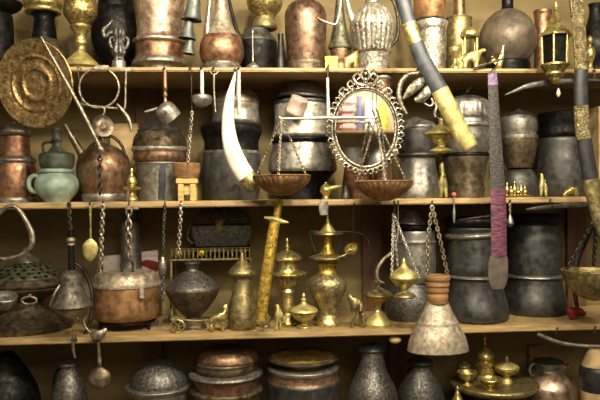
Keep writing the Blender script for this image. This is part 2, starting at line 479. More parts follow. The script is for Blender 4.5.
scene.view_settings.view_transform = 'Standard'; scene.view_settings.look = 'None'
scene.view_settings.gamma = 1; scene.view_settings.use_curve_mapping = False
scene.view_settings.exposure = 0.24
scene.cycles.use_denoising = True
# ================================================================== TOP SHELF
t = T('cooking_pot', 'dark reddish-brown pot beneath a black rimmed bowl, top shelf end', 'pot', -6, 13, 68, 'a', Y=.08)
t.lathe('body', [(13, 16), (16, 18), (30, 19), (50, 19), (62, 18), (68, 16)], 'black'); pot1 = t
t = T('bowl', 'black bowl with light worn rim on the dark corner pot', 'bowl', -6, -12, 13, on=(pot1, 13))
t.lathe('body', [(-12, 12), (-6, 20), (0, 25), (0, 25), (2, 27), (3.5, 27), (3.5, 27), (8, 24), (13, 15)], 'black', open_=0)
t.lathe('rim', [(1.2, 26.4), (2, 27.8), (3, 27.4)], 'tin', smooth=1, label='pale worn rim')
t = T('ewer', 'grey bell-bodied vessel with black neck under a brass dish, behind the plate', 'vessel', 45, 14, 67, 'a', Y=.2)
t.lathe('body', [(34, 11), (38, 15), (45, 21), (54, 25.5), (62, 27.4), (62, 27.4), (65, 27), (67, 24)], 'olive')
t.lathe('neck', [(14, 13), (17, 10), (24, 10.5), (30, 11.5), (35, 12)], 'black'); v = t
t = T('dish', 'brass footed dish upside on the black neck of the bell-bodied vessel', 'dish', 43, -8, 14, on=(v, 14))
t.lathe('body', [(-8, 16), (0, 19), (6, 19), (10, 17), (13, 17.5), (13, 17.5), (14, 16)], 'brass')
t = T('goblet', 'tall brass goblet with round bulb and flared foot beside the round dish', 'goblet', 81, -8, 67, 'a', Y=.065)
t.lathe('bowl', [(-8, 12), (-2, 14.5), (6, 16.5), (14, 16), (20, 12), (24, 9.5)], 'brass_e')
t.lathe('stem', [(23.5, 9.5), (26, 10.2), (26, 10.2), (30, 7.5), (36, 5.5), (41, 6.4), (45, 4.5), (50, 6)], 'brass')
t.lathe('foot', [(49.5, 5.5), (54, 10), (59, 16), (62, 18.5), (62, 18.5), (63.5, 18), (64, 13), (67, 12)], 'pale_b')
t = T('round_pot', 'round soot-black pot behind a small pewter ornament', 'pot', 117, 8, 68, 'a', Y=.19)
t.lathe('body', [(8, 18), (14, 22), (24, 24), (34, 24.5), (46, 21), (56, 14), (62, 12), (68, 13)], 'black')
t.lathe('lid', [(-10, 6), (-4, 15), (4, 17.5), (9, 18.5), (11, 18)], 'black', label='dark brown lid')
t = T('ornament', 'small pewter ornament with scrolls on a grey base before the black pot', 'ornament', 119, 20, 68, 'a', Y=.028)
t.lathe('base', [(60, 5.5), (61, 6.5), (61, 6.5), (66, 7), (68, 7)], 'tin', smooth=1)
t.lathe('stem', [(26, 1.5), (29, 4), (34, 5.5), (40, 3.5), (46, 5), (52, 6), (57, 4), (60.5, 5)], 'silver_e', flutes=(6, .35, 27, 60))
bm = bmesh.new()
for sx in (-1, 1):
    t.tube('scroll', [(119 + sx * 3, 50), (119 + sx * 8, 46), (119 + sx * 9, 39), (119 + sx * 5, 37), (119 + sx * 5, 41)], [1.6, 1.8, 1.6, 1.3, .8], None, bm=bm)
t.tube('s', [(118, 36, .004), (111, 32, .004), (105, 36, .004), (103, 30, .004), (108, 25, .004), (112, 20, .004)], [2, 2.5, 2.2, 2.4, 1.8, .8], None, bm=bm)
t.mesh('scrolls', bm, 'silver_e')
t = T('jug', 'big copper jug worn silvery, with a wide foot ring', 'jug', 160, -14, 68, 'a', Y=.1)
t.lathe('body', [(-14, 27), (-8, 26), (4, 24.5), (18, 23), (30, 22), (36, 23.5), (37.5, 26), (40, 26.5), (41.5, 24.5)], 'copper_t')
t.lathe('waist', [(41, 24.5), (43, 23.6), (47, 23.6), (52, 24), (56, 25)], 'copper', label='smooth copper waist band')
t.lathe('foot_ring', [(55.5, 25), (58, 27), (60.5, 27.6), (60.5, 27.6), (61.5, 25), (63, 20), (68, 19)], 'tin', label='grey tinned foot ring')
t = T('bell_string', 'three grey cone bells hanging in a row from a strap', 'bells', 194, -8, 58, None, Y=-.02)
t.strap('strap', [(200, -12, .03), (196, 2, .004), (191, 24, .003), (189, 46, .002)], 1.4, .5, 'leather')
for (bx, y0, y1, r0, r1) in ((195, -4, 20.5, 6.5, 10.5), (189.5, 20, 39, 4.8, 9.2), (190.5, 38, 54, 4, 6.6)):
    t.lathe('bell', [(y0, 1.5), (y0 + 1, r0 * .8), (y0 + 4, r0), ((y0 + y1) / 2, r0 * .7 + r1 * .3), (y1 - 2.5, r1 * .9), (y1, r1), (y1, r1), (y1, r1 - 1), (y1 - 3, r1 * .75), (y0 + 6, r0 * .7)], 'bellm', px=bx, tilt=(y0, 7, 0), seg=28)
hook(t, 191, 60, dy=.012)
t = T('pitcher', 'long-necked copper pitcher with grey spout behind the cone bells', 'pitcher', 222, -10, 68, 'a', Y=.09)
t.lathe('body', [(34, 18.2), (37, 19.8), (42, 21.6), (49, 22.2), (55, 21), (59, 19)], 'copper')
t.lathe('neck', [(-10, 5.5), (4, 6), (14, 7.5), (22, 10), (28, 13.5), (35, 18.6), (36, 19)], 'bone', label='greyish tinned neck and shoulder')
t.lathe('foot', [(58.5, 19), (60.5, 18), (62.5, 19.5), (64, 19), (68, 17)], 'tin', label='grey tinned foot')
t.tube('spout', [(208, 39, -.02), (207.5, 28, -.02), (209, 12, -.02), (211, -8, -.02)], [4.5, 3.4, 2.6, 2.2], 'tin', label='grey straight spout')
t.tube('handle', [(228, -6), (231, 8), (236, 26), (241, 36), (240, 42)], [1.6, 1.8, 1.8, 1.7, 1.4], 'black', label='thin black handle')
t = T('black_pot', 'black pot with blue-grey shoulder under an engraved brass vase', 'pot', 257, 30, 68, 'a', Y=.19)
t.lathe('body', [(30, 12), (33, 13), (37, 18), (42, 20), (52, 19.5), (62, 18), (68, 17)], 'black')
t.lathe('shoulder', [(30, 12.5), (33, 14), (36.5, 18.3), (39, 19.9), (40, 20.2)], 'steel_d', label='blue-grey shoulder'); v = t
t = T('brass_vase', 'round engraved brass vase standing on the black pot', 'vase', 265, -12, 31, on=(v, 30))
t.lathe('body', [(-12, 12), (-6, 16), (2, 18), (9, 16.5), (15, 12), (19, 10)], 'brass_e')
t.lathe('foot', [(18.5, 10), (21, 10.5), (25, 12), (29, 12.5), (31, 11)], 'dull')
t = T('candle_stick', 'thin grey candlestick with small round foot before the black pot', 'candlestick', 253, 30, 68, 'a', Y=.04)
t.lathe('stem', [(30, .9), (33, 1.4), (36, .7), (50, .7), (60, 1.1)], 'tin', seg=16)
t.lathe('foot', [(59.5, 1), (62, 3), (64.5, 6.5), (66, 7), (68, 6)], 'tin', seg=24)
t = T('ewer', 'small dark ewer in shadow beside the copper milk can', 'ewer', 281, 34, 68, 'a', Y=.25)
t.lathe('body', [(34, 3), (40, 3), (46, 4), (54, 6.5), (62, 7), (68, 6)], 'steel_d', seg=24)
t = T('milk_can', 'large domed copper milk can with a loose wire handle', 'can', 306, 2, 68, 'a', Y=.1)
t.lathe('body', [(2, 11), (4, 15), (8, 18.5), (14, 20.6), (22, 21), (34, 20.4), (48, 18.8), (58, 17.6)], 'can')
t.lathe('base', [(57.5, 17.8), (59, 18.2), (62, 17.8), (65, 17.4), (68, 17)], 'brown_l', label='greyish base band')
t.tube('wire_handle', [(316, 21, -.055), (321, 24, -.062), (329, 27, -.066), (334, 26, -.066), (337, 14, -.066), (339, 0, -.064), (340, -12, -.06)], [.9, 1, 1.2, 1.3, 1.1, 1, 1], 'tin_l', label='pale wire bail')
bm = bmesh.new(); t.balls('x', [(316, 21, -.055, 2.2)], None, bm=bm); t.mesh('rivet', bm, 'copper')
t = T('funnel', 'dull green metal cone over a copper cup between can and fluted jug', 'funnel', 340, -6, 68, 'a', Y=.12)
t.lathe('cone', [(-6, 3), (6, 4.2), (20, 6), (34, 9), (41, 11), (41, 11), (43, 11.6), (44.5, 11)], 'olive')
t.lathe('cup', [(44, 9.4), (47, 9.6), (54, 8.6), (58, 7), (62, 7.5), (68, 8)], 'copper_d', label='tarnished copper cup')
t = T('brass_box', 'tiny yellow brass box on the shelf edge below the cone', 'box', 330, 57, 68, 'a', Y=.03)
t.box('case', 325, 59.5, 337, 68, -.014, .014, 'gold'); t.box('lid', 324.6, 57, 337.4, 59.8, -.015, .015, 'gold')
t = T('figurine', 'pale brass animal figurine curled against the fluted tin jug', 'figurine', 354, 48, 68, 'a', Y=.018)
t.skin('body', {'a': (347, 60, 0, 2.6), 'b': (351, 58, 0, 3.2), 'c': (355, 55, 0, 3.2), 'd': (356, 51, 0, 2.4), 'e': (352.5, 50, 0, 1.5), 'f': (346, 68, -.004, 1.2), 'g': (349, 68, .004, 1.2), 'h': (355, 68, -.004, 1.2), 'i': (357, 68, .004, 1.2), 'j': (343.5, 57, 0, .9)},
       [('a', 'b'), ('b', 'c'), ('c', 'd'), ('d', 'e'), ('a', 'f'), ('a', 'g'), ('c', 'h'), ('c', 'i'), ('a', 'j')], 'pale_b')
t = T('fluted_jug', 'pale fluted tin jug with domed shoulder and side spout', 'jug', 373, -8, 68, 'a', Y=.1)
t.lathe('body', [(22.5, 21.5), (24, 22.5), (30, 21.5), (40, 19.4), (48, 17.8)], 'tin_e', flutes=(22, .05, 23, 48))
t.lathe('shoulder', [(4, 8), (6, 12), (10, 16), (16, 19.6), (21, 21.6), (23, 22.4), (24.5, 22)], 'tin_l', flutes=(22, .05, 6, 22))
t.lathe('neck', [(-8, 8.5), (-2, 7.2), (3, 7), (5, 9)], 'tin')
t.lathe('base', [(47.6, 18.6), (49, 18.2), (50, 16.8), (58, 16.4), (62, 16.6), (65, 17.4), (68, 17)], 'tin_e')
t.tube('spout', [(356, 24), (351, 14), (348, 4), (346, -8)], [4.6, 3.4, 2.6, 2], 'tin_l')
t.tube('handle', [(386, -8), (394, 2), (398, 18), (397, 34), (391, 42)], 1.8, 'iron')
t = T('tin_canister', 'chased tin canister with bright rim under a peach copper pot', 'canister', 432, 22, 68, 'a', Y=.1)
t.lathe('body', [(23, 15.2), (28, 15), (29, 14.2), (40, 14.4), (52, 14), (62, 13.6), (68, 13.4)], 'tin_e')
t.lathe('rim', [(22, 14), (22, 15.6), (24, 16), (26, 15.4)], 'tin_l', smooth=1); v = t
t = T('copper_pot', 'peach coloured copper pot on the chased tin canister', 'pot', 430, -14, 22, on=(v, 22))
t.lathe('body', [(-14, 14), (-4, 16), (6, 16), (14, 15.4), (20, 14)], 'copper_o')
t.lathe('rim', [(19.4, 14.6), (20.5, 15.2), (22, 14)], 'brown_l')
t = T('bottle', 'slim red copper bottle rising behind the golden cup', 'bottle', 460, -14, 68, 'a', Y=.24)
t.lathe('body', [(-14, 5.5), (0, 5.5), (14, 6), (22, 8), (40, 9), (68, 9)], 'copper')
t = T('brass_cup', 'golden straight-sided cup behind the little brass figures', 'cup', 459, 18, 68, 'a', Y=.15)
t.lathe('body', [(18, 13.2), (19, 13.6), (21, 13), (40, 12.4), (60, 12), (68, 12)], 'dull', open_=30)
t = T('eggcup', 'little brass goblet on the shelf edge under the golden cup', 'goblet', 455, 46, 68, 'a', Y=.022)
t.lathe('bowl', [(46, 3), (47.5, 5), (51, 5), (55, 3.4), (57, 1.6)], 'brass', seg=24); t.lathe('foot', [(56.8, 1.6), (60, 1.4), (64, 3), (66.5, 4.6), (68, 4.4)], 'brass', seg=24)
t = T('palanquin_figurine', 'small brass animal carrying a canopied seat', 'figurine', 471, 27, 68, 'a', Y=.03)
t.skin('animal', {'a': (465, 55, 0, 3), 'b': (470, 54, 0, 3.6), 'c': (476, 54.5, 0, 3.2), 'n': (480, 51, 0, 1.8), 'h': (483.5, 48.5, 0, 1.9), 'h2': (486, 49.5, 0, 1), 'l1': (464.5, 68, -.005, 1.1), 'l2': (466, 68, .005, 1.1), 'l3': (475.5, 68, -.005, 1.1), 'l4': (477, 68, .005, 1.1), 'tl': (461.5, 60, 0, .7)},
       [('a', 'b'), ('b', 'c'), ('c', 'n'), ('n', 'h'), ('h', 'h2'), ('a', 'l1'), ('a', 'l2'), ('c', 'l3'), ('c', 'l4'), ('a', 'tl')], 'pale_b')
for ax in (464, 476):
    for d in (-.011, .011): t.tube('post', [(ax, 53, d), (ax, 36, d)], .9, 'brass', n=1, seg=8)
t.lathe('canopy', [(27, 2), (29, 6), (31.5, 8.6), (35, 9.6), (37, 9)], 'brass', px=470, seg=28)
t = T('duck_figurine', 'little brass duck on a slanted strip before the brown globe pot', 'figurine', 499, 44, 68, 'a', Y=.035)
t.skin('body', {'a': (495, 58, 0, 2.6), 'b': (499, 58.5, 0, 3.4), 'c': (502, 55, 0, 2), 'd': (502.8, 48, 0, 1.3), 'e': (503.4, 45, 0, 1.6), 'f': (506, 45.4, 0, .6), 'g': (499, 68, 0, 2.2), 't': (491, 55, 0, .8)},
       [('b', 'a'), ('b', 'c'), ('c', 'd'), ('d', 'e'), ('e', 'f'), ('b', 'g'), ('a', 't')], 'brass')
t = T('metal_strip', 'flat pale metal strip lying slanted along the shelf edge', 'strip', 489, 58, 68, None, Y=-.012)
t.strap('strip', [(474, 67.6), (503, 58.8)], 1.1, 2.4, 'silver', n=1)
t = T('globe_pot', 'big matte taupe-brown globe-shaped pot with short neck on black base', 'pot', 508, -8, 68, 'a', Y=.14)
t.lathe('body', [(8, 6), (10, 12), (16, 20), (24, 25.5), (33, 28), (42, 27), (50, 23), (55, 19)], 'globe')
t.lathe('neck', [(-8, 6.4), (0, 5.6), (6, 5.8), (9, 8)], 'black'); t.lathe('base', [(54.6, 19.4), (56, 21), (62, 21.5), (68, 21)], 'black', label='black base')
t = T('brass_tumbler', 'bright copper-gold tumbler between the globe pot and hanging lantern', 'tumbler', 543, 6, 68, 'a', Y=.14)
t.lathe('body', [(10, 8.6), (12, 9), (13, 8.4), (24, 7.4), (34, 7.8), (46, 8.4), (68, 8.4)], 'copper', open_=20)
t = T('lantern', 'hexagonal brass lantern with dark glass and pointed roof hanging before the shelf', 'lantern', 553, 4, 84, None, Y=-.07)
t.lathe('roof', [(2, 1.4), (6, 2.2), (12, 2.6), (20, 6), (28, 10), (32, 13), (32, 13), (34.5, 17), (36.5, 17)], 'brass', seg=6, smooth=1, px=556)
t.lathe('glass', [(36, 13), (64, 12)], 'black', seg=6, smooth=1, px=555, label='dark glass sides')
for k in range(6):
    a = k * math.pi / 3; t.tube('post', [(555 + 13.4 * math.cos(a), 36, 13.4 * .0031 * math.sin(a)), (555 + 12.4 * math.cos(a), 65, 12.4 * .0031 * math.sin(a))], 1.1, 'brass', n=1, seg=8)
t.lathe('base', [(64, 13.6), (66, 14), (66, 14), (69, 11), (72, 9), (75, 9), (78, 6), (81, 5), (84, 1.5)], 'brass_e', seg=24, px=555)
hook(t, 555, 58, dy=.03)
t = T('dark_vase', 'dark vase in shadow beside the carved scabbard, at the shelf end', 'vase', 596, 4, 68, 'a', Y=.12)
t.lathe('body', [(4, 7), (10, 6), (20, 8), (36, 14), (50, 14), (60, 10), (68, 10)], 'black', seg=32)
t = T('brass_knob_cup', 'small brass cup with round knob beside the carved scabbard', 'cup', 590, 36, 68, 'a', Y=.03)
t.lathe('body', [(36, 1), (39, 3), (42, 2.6), (45, 1.5), (48, 4.5), (54, 5), (60, 3), (64, 2.5), (68, 4.5)], 'brass', seg=24)
# ================================================================== SECOND SHELF
t = T('plate', 'large round embossed brass plate hanging before the top shelf end', 'plate', 37, 40, 84, None, Y=-.1)
bm = bmesh.new()
pf = [(0, 1.2), (5, 1.6), (10, .6), (13, 1.0), (14.5, 2.6), (17, 2.4), (19, 1), (24, .6), (26.5, 2.8), (29, 2.2), (32, 3.2), (37, 4), (40, 4.4), (42.4, 5), (43.4, 4.2), (43, 3.2), (38, 2.6), (26, -.8), (0, -.8)]
rad = 44 / 43.4
revolve(bm, [(r * rad * t.m, h * t.m) for r, h in catmull(pf, 3)], 64, None,
        Matrix.Rotation(R_(-20), 4, 'Z') @ Matrix.Rotation(R_(90 + 8), 4, 'X'))
t.mesh('dish', bm, 'plate')
hook(t, 37, 72, dy=.012)
t = T('rod', 'long thin metal ladle rod slanting down across the brass plate', 'rod', 71, 37, 150, None, Y=-.2)
hook(t, 83, 112, 82, .5, dy=.016)
t.tube('handle', [(41, 37, 0), (60, 72, .01), (80, 109, .015), (98, 146, .02)], [1.2, 1.7, 2, 2.2], 'iron_l')
t.tube('knob', [(97.5, 145, .02), (99.6, 149, .02), (101, 152, .02)], [2.2, 3.4, 1.8], 'iron_l')
t = T('copper_jar', 'lidded copper jar at the shelf end below the brass plate', 'jar', 15, 124, 199, 'b', Y=.16)
t.lathe('body', [(134, 14), (136, 14.5), (148, 15), (155, 16.5), (158, 19.4), (159, 19.8), (161, 19), (170, 20.5), (184, 20.5), (194, 18.5), (199, 17)], 'copper')
t.lathe('band', [(156, 18), (158, 20.2), (160, 20.4), (162, 19.4)], 'tin', label='greyish raised band')
t.lathe('lid', [(122, 2), (124, 4), (126, 11), (130, 16.4), (133, 17.4), (133, 17.4), (135.5, 16.5)], 'brown_l')
t.lathe('base', [(194, 19), (196, 20), (199, 19.6)], 'tin')
t = T('green_pot', 'verdigris green squat pot with a ring handle', 'pot', 57, 169, 199.5, 'b', Y=.085)
t.lathe('body', [(170, 15.5), (171.5, 16.4), (173, 15.4), (176, 18), (180, 20.6), (186, 21), (192, 18), (197, 13.5), (199.5, 12)], 'verd')
t.lathe('rim', [(169, 15), (170, 16.6), (172, 17), (173, 16)], 'verd')
bm = bmesh.new()
t.tube('h', [(35 + 6.4 * math.cos(a), 182.5 + 7.4 * math.sin(a), 0) for a in [2 * math.pi * k / 16 for k in range(16)]], 2.5, None, closed=True, bm=bm)
t.mesh('handle', bm, 'verd'); v = t
t = T('oil_jug', 'grey-green long-necked oil jug standing on the verdigris pot', 'jug', 57, 128, 170, on=(v, 169))
t.lathe('body', [(152, 6), (153, 12), (155, 16.4), (156.5, 17), (160, 17.2), (166, 16.6), (170, 14)], 'verd_d')
t.lathe('neck', [(128, 4), (130, 5), (133, 4), (137, 3.6), (140, 4.6), (141, 5.6), (143, 4.4), (147, 4.8), (150, 7), (153, 9)], 'verd_d')
t.tube('handle', [(53, 143), (47, 142.5), (43, 145), (43.5, 151), (46, 156)], [1.3, 1.5, 1.5, 1.4, 1.4], 'verd_d')
t = T('kettle', 'round copper kettle with straight spout behind a hanging chain', 'kettle', 104, 146, 199.5, 'b', Y=.14)
t.lathe('body', [(146, 9), (147.5, 14), (151, 19.5), (156, 23.6), (163, 26), (170, 26.4), (178, 25), (186, 22.5), (192, 20)], 'copper_d')
t.lathe('lid', [(141, 1.5), (143, 2.5), (144, 4), (146, 10), (148, 13.5)], 'brown_l')
t.lathe('base', [(191.5, 20), (193, 21.5), (197, 21.5), (199.5, 20)], 'tin', label='grey base ring')
t.tube('spout', [(66, 126, -.012), (73, 138, -.012), (81, 151, -.012), (86, 160, -.01)], [2.4, 3.1, 4, 5], 'brown_l')
t.tube('bail_handle', [(84, 156), (90, 147), (100, 139), (112, 137), (122, 146), (125, 157)], [1.4, 1.6, 1.6, 1.6, 1.6, 1.4], 'iron')
t = T('trap_ring', 'round iron hoop hanging from the top shelf beside the plate', 'ring', 99, 66, 112, None, Y=-.03)
t.tube('hoop', [(99 + 20 * math.cos(a), 88 + 20 * math.sin(a), 0) for a in [2 * math.pi * k / 36 for k in range(36)]], 1.25, 'iron_l', closed=True)
t.box('clasp', 95, 65.5, 109, 70, -.006, .006, 'iron_l'); t.tube('bar', [(80, 104), (96, 106.5), (118, 108.5)], 1.3, 'iron_l')
hook(t, 102, 69)
t = T('pulley_chain', 'brass pulley disc on a dark chain before the copper kettle', 'chain', 101, 106, 196, None, Y=-.05)
t.tube('hanger', [(101, 106), (104.5, 109), (104, 113), (102, 116)], .9, 'iron_l')
bm = bmesh.new()
revolve(bm, [(r * t.m, h * t.m) for r, h in [(0, 2), (3, 2.4), (5, 1.2), (9, 1.6), (11, 2.4), (11.6, 0), (11, -2), (0, -2)]], 32, None, Matrix.Translation(t.P(102, 126)) @ Matrix.Rotation(R_(35), 4, 'Z') @ Matrix.Rotation(R_(90), 4, 'X'))
t.mesh('disc', bm, 'brown_l')
t.chain('chain', [(101, 138), (100, 160), (100, 194)], 'iron', 6, 1.1)
t = T('hanging_bar', 'thin iron bar with a foot hanging near the hoop', 'bar', 126, 68, 118, None, Y=-.03)
t.tube('bar', [(126, 71), (125.5, 90), (125, 107), (122, 111)], [1.2, 1.2, 1.2, 1], 'iron_l'); t.box('plate', 121, 68, 132, 71.5, -.006, .006, 'iron_l')
t.tube('claw', [(117, 104), (124, 112), (129, 120), (132, 132)], [1.4, 1.8, 2.2, 1.4], 'iron_l'); hook(t, 126, 70)
t = T('candle_stick', 'small bright brass candlestick between kettle and steel bucket', 'candlestick', 132, 168, 199.5, 'b', Y=.035)
t.lathe('body', [(168, 1), (171, 1.6), (174, 1.4), (177, 3.4), (181, 5), (183, 4.6), (186, 2.4), (190, 2), (193, 3.2), (196, 5.4), (198, 6.4), (199.5, 6)], 'brass', seg=28)
t.lathe('pan', [(185, 2), (186, 8), (187, 9.4), (188.4, 8), (189, 2)], 'brass', seg=28, smooth=1)
t = T('steel_bucket', 'tall steel bucket carrying the domed copper pot', 'bucket', 161, 163, 199.5, 'b', Y=.18)
t.lathe('body', [(163, 25.5), (164, 26), (166, 25), (180, 23), (199.5, 21)], 'tin_h'); v = t
t.strap('strap', [(165, 165, -.078), (165, 182, -.074), (164, 198, -.068)], 3.4, .6, 'leather', label='dark leather strap')
t = T('domed_pot', 'copper pot with bluish steel dome lid on the steel bucket', 'pot', 160, 120, 164, on=(v, 163))
t.lathe('body', [(149, 26.5), (151, 27), (153, 26), (158, 26.2), (162, 25), (164, 23)], 'copper_d')
t.lathe('rim', [(147.5, 26), (149, 27.6), (151, 27.8), (152.5, 26.8)], 'tin_l', label='bright tinned rim')
t.lathe('lid', [(120, 3), (122, 7), (125, 12), (130, 19), (136, 24), (143, 26.4), (148, 26.8)], 'brown', label='bronze dome lid')
t.lathe('collar', [(121.4, 7), (124, 11.6), (128, 17.5), (131.5, 21.4)], 'steel_d', label='bluish steel crown of the lid')
t = T('ladle_cup', 'tin dipping cup on a turned copper handle hanging from the top shelf', 'ladle', 166, 68, 124, None, Y=-.03)
t.tube('handle', [(165, 70), (165, 84), (165.2, 89), (165, 92), (165.3, 95), (165, 98), (165.4, 102)], [1.9, 2.4, 2.6, 1.6, 2.4, 1.5, 2.2], 'copper', n=3)
t.lathe('cup', [(103, 5), (103, 5), (106, 9.5), (112, 10.5), (121, 10.6), (121, 10.6), (121, 9.6), (112, 9.4), (107, 8)], 'tin', px=167, tilt=(112, -38, 14), seg=32)
t.tube('lug', [(145, 112), (152, 110), (159, 108)], [1.2, 1.6, 1.4], 'tin'); hook(t, 165, 69)
t = T('mill', 'orange wooden bowl on a pale square-legged stand', 'mill', 187, 163, 199.5, 'b', Y=.045)
t.lathe('bowl', [(163, 13), (164, 14), (170, 13.6), (177, 12), (178.5, 11)], 'wood_h', open_=6)
bm = bmesh.new()
t.box('x', 177, 178, 198, 183, -.033, .033, None, bm=bm); t.box('x', 179, 183, 184.5, 199.5, -.03, -.012, None, bm=bm); t.box('x', 191, 183, 196.5, 199.5, -.03, -.012, None, bm=bm)
t.box('x', 179, 183, 184.5, 199.5, .012, .03, None, bm=bm); t.box('x', 191, 183, 196.5, 199.5, .012, .03, None, bm=bm); t.box('x', 184.4, 183, 191.1, 194, -.02, .02, None, bm=bm)
t.mesh('stand', bm, 'wood_p')
t = T('thin_chain', 'thin pale chain hanging over the little orange wooden bowl', 'chain', 189, 136, 166, None, Y=-.03)
t.chain('links', [(192, 112), (190, 136), (188, 164)], 'iron_l', 4, .7)
hook(t, 193, 113, 192, .4)
t = T('cauldron', 'black steel cauldron with flared rim behind the ivory tusk', 'cauldron', 232, 124, 199.5, 'b', Y=.18)
t.lathe('body', [(152, 27.5), (156, 28.4), (170, 28.6), (186, 28), (195, 26.4), (199.5, 25)], 'steel_d')
t.lathe('rim', [(125, 26), (126, 29), (128, 30.6), (134, 30), (141, 27.4), (148, 27), (152, 27.6), (153, 28)], 'black', label='black flared rim')
t.lathe('band', [(151, 27.8), (152.5, 28.8), (154, 28.6)], 'tin', smooth=1); v = t
t = T('lidded_pot', 'pale tin pot with brown lid standing on the black cauldron', 'pot', 236, 88, 126, on=(v, 125))
t.lathe('body', [(104, 23), (106, 23.6), (112, 22.6), (118, 23.4), (123, 24), (126, 22)], 'tin_h')
t.lathe('lid', [(86, 2), (88, 4), (90, 14), (94, 20), (100, 23), (104, 24), (105.5, 23.6)], 'brown_l', label='brownish lid')
t = T('skimmer', 'round skimmer with a long flat steel handle beside the copper pitcher', 'skimmer', 202, 68, 108, None, Y=-.03)
t.strap('handle', [(202, 70), (202, 84), (202.3, 97)], [1.6, 1.9, 1.7], .5, 'tin_l')
t.lathe('bowl', [(96, 8), (97, 10), (98, 10.4), (102, 9.4), (106, 6), (108, 2)], 'tin_h', px=202, open_=3, tilt=(102, 0, -12), seg=32); hook(t, 202, 69)
t = T('fork', 'slender pale two-pronged rod hanging between skimmer and tusk', 'fork', 214, 68, 112, None, Y=-.03)
t.tube('rod', [(214, 74), (214, 90), (215.5, 112)], [1.2, 1.1, .9], 'iron_l'); t.tube('prongs', [(208.5, 69.5), (211, 73), (214, 74.6), (217, 73), (220, 69.5)], [.6, 1, 1.2, 1, .6], 'iron_l'); hook(t, 214, 69)
t = T('spatula', 'narrow steel spatula hanging behind the tip of the tusk', 'spatula', 239, 68, 116, None, Y=-.02)
t.strap('blade', [(239, 70), (238.5, 90), (239.5, 115)], [1.8, 2.4, 2], .5, 'tin'); hook(t, 239, 69)
t = T('tusk', 'long curved ivory-white tusk with a brass tip cap, point up', 'tusk', 236, 70, 190, None, Y=-.045)
cl = [(235.5, 72, 0, .8), (232.5, 85, 0, 2.6), (229.5, 100, 0, 4.6), (228, 120, 0, 6.2), (229.5, 138, 0, 7.6), (233.5, 153, 0, 8.8), (240, 167, 0, 9.4), (248, 179, 0, 9.2)]
t.strap('horn', [c[:3] for c in cl], [c[3] for c in cl], [c[3] * .62 for c in cl], 'ivory')
t.strap('cap', [(246, 176.5), (251, 183), (256, 189)], [9.6, 9.4, 6.4], [6.2, 6.2, 4.4], 'dull', n=3, label='brass cap'); hook(t, 236, 72)
t = T('tin_cauldron', 'wide grey steel cauldron on a black foot behind the left scale pan', 'cauldron', 303, 139, 199.5, 'b', Y=.2)
t.lathe('body', [(143, 29), (148, 30), (156, 32.4), (164, 34), (170, 34.2), (172, 33)], 'tin')
t.lathe('rim', [(138, 29), (139, 31), (141, 31.4), (144, 29.6)], 'black', label='black rim')
t.lathe('foot', [(171.6, 33), (173, 32), (178, 27), (186, 23), (199.5, 23)], 'black', label='black foot'); v = t
t = T('tin_pot', 'pale tin pot stacked on the wide grey steel cauldron', 'pot', 302, 104, 139, on=(v, 138))
t.lathe('body', [(104, 26.6), (105, 28), (108, 28), (118, 27), (130, 28), (136, 30), (139, 28)], 'tin_l')
t.lathe('lid', [(100, 18), (101, 27), (102.5, 29.4), (105, 29)], 'steel_d', label='dark lid'); v2 = t
t = T('steel_hat', 'blue-grey steel basin upturned and tilted on the pale tin pot', 'basin', 303, 84, 102, on=(v2, 99.2))
t.lathe('body', [(84, 14), (85, 17), (90, 20), (96, 24), (99, 27), (101, 27), (102, 26)], 'tin_h', tilt=(102, 3, 0))
t = T('pink_cup', 'small pinkish copper cup tipped against the pale tin pot', 'cup', 297, 97, 116, None, Y=.075)
t.lathe('body', [(97, 8), (98, 9), (106, 9.2), (113, 10), (114.5, 9), (113, 8)], 'pinkcup', tilt=(106, 24, 20), seg=32)
t = T('brass_lamp', 'little brass oil lamp with spout in the gap under the mirror', 'lamp', 326, 183, 199.5, 'b', Y=.04)
t.lathe('body', [(182, 1), (184, 2), (187, 5), (191, 6), (194, 4), (197, 3), (199.5, 5)], 'brass', seg=28); t.tube('spout', [(322, 191), (328, 189, -.01), (335, 187, -.015), (341, 186, -.015)], [3, 2.6, 1.8, 1.4], 'pale_b')
t = T('copper_pot', 'orange copper pot showing behind the right scale pan', 'pot', 358, 160, 199.5, 'b', Y=.1)
t.lathe('body', [(160, 12), (161, 14), (164, 13), (174, 14), (186, 15.6), (199.5, 14)], 'copper')
t = T('copper_ewer', 'tall copper ewer with tinned top, mostly hidden behind the mirror', 'ewer', 383, 76, 199.5, 'b', Y=.05)
t.lathe('body', [(78, 9), (82, 9), (98, 8), (110, 7.4), (130, 8), (160, 9), (180, 9), (199.5, 8.6)], 'copper_d'); t.lathe('rim', [(76, 9.6), (77, 10.6), (79, 10.4), (80, 9.4)], 'tin_l', label='pale tinned rim')
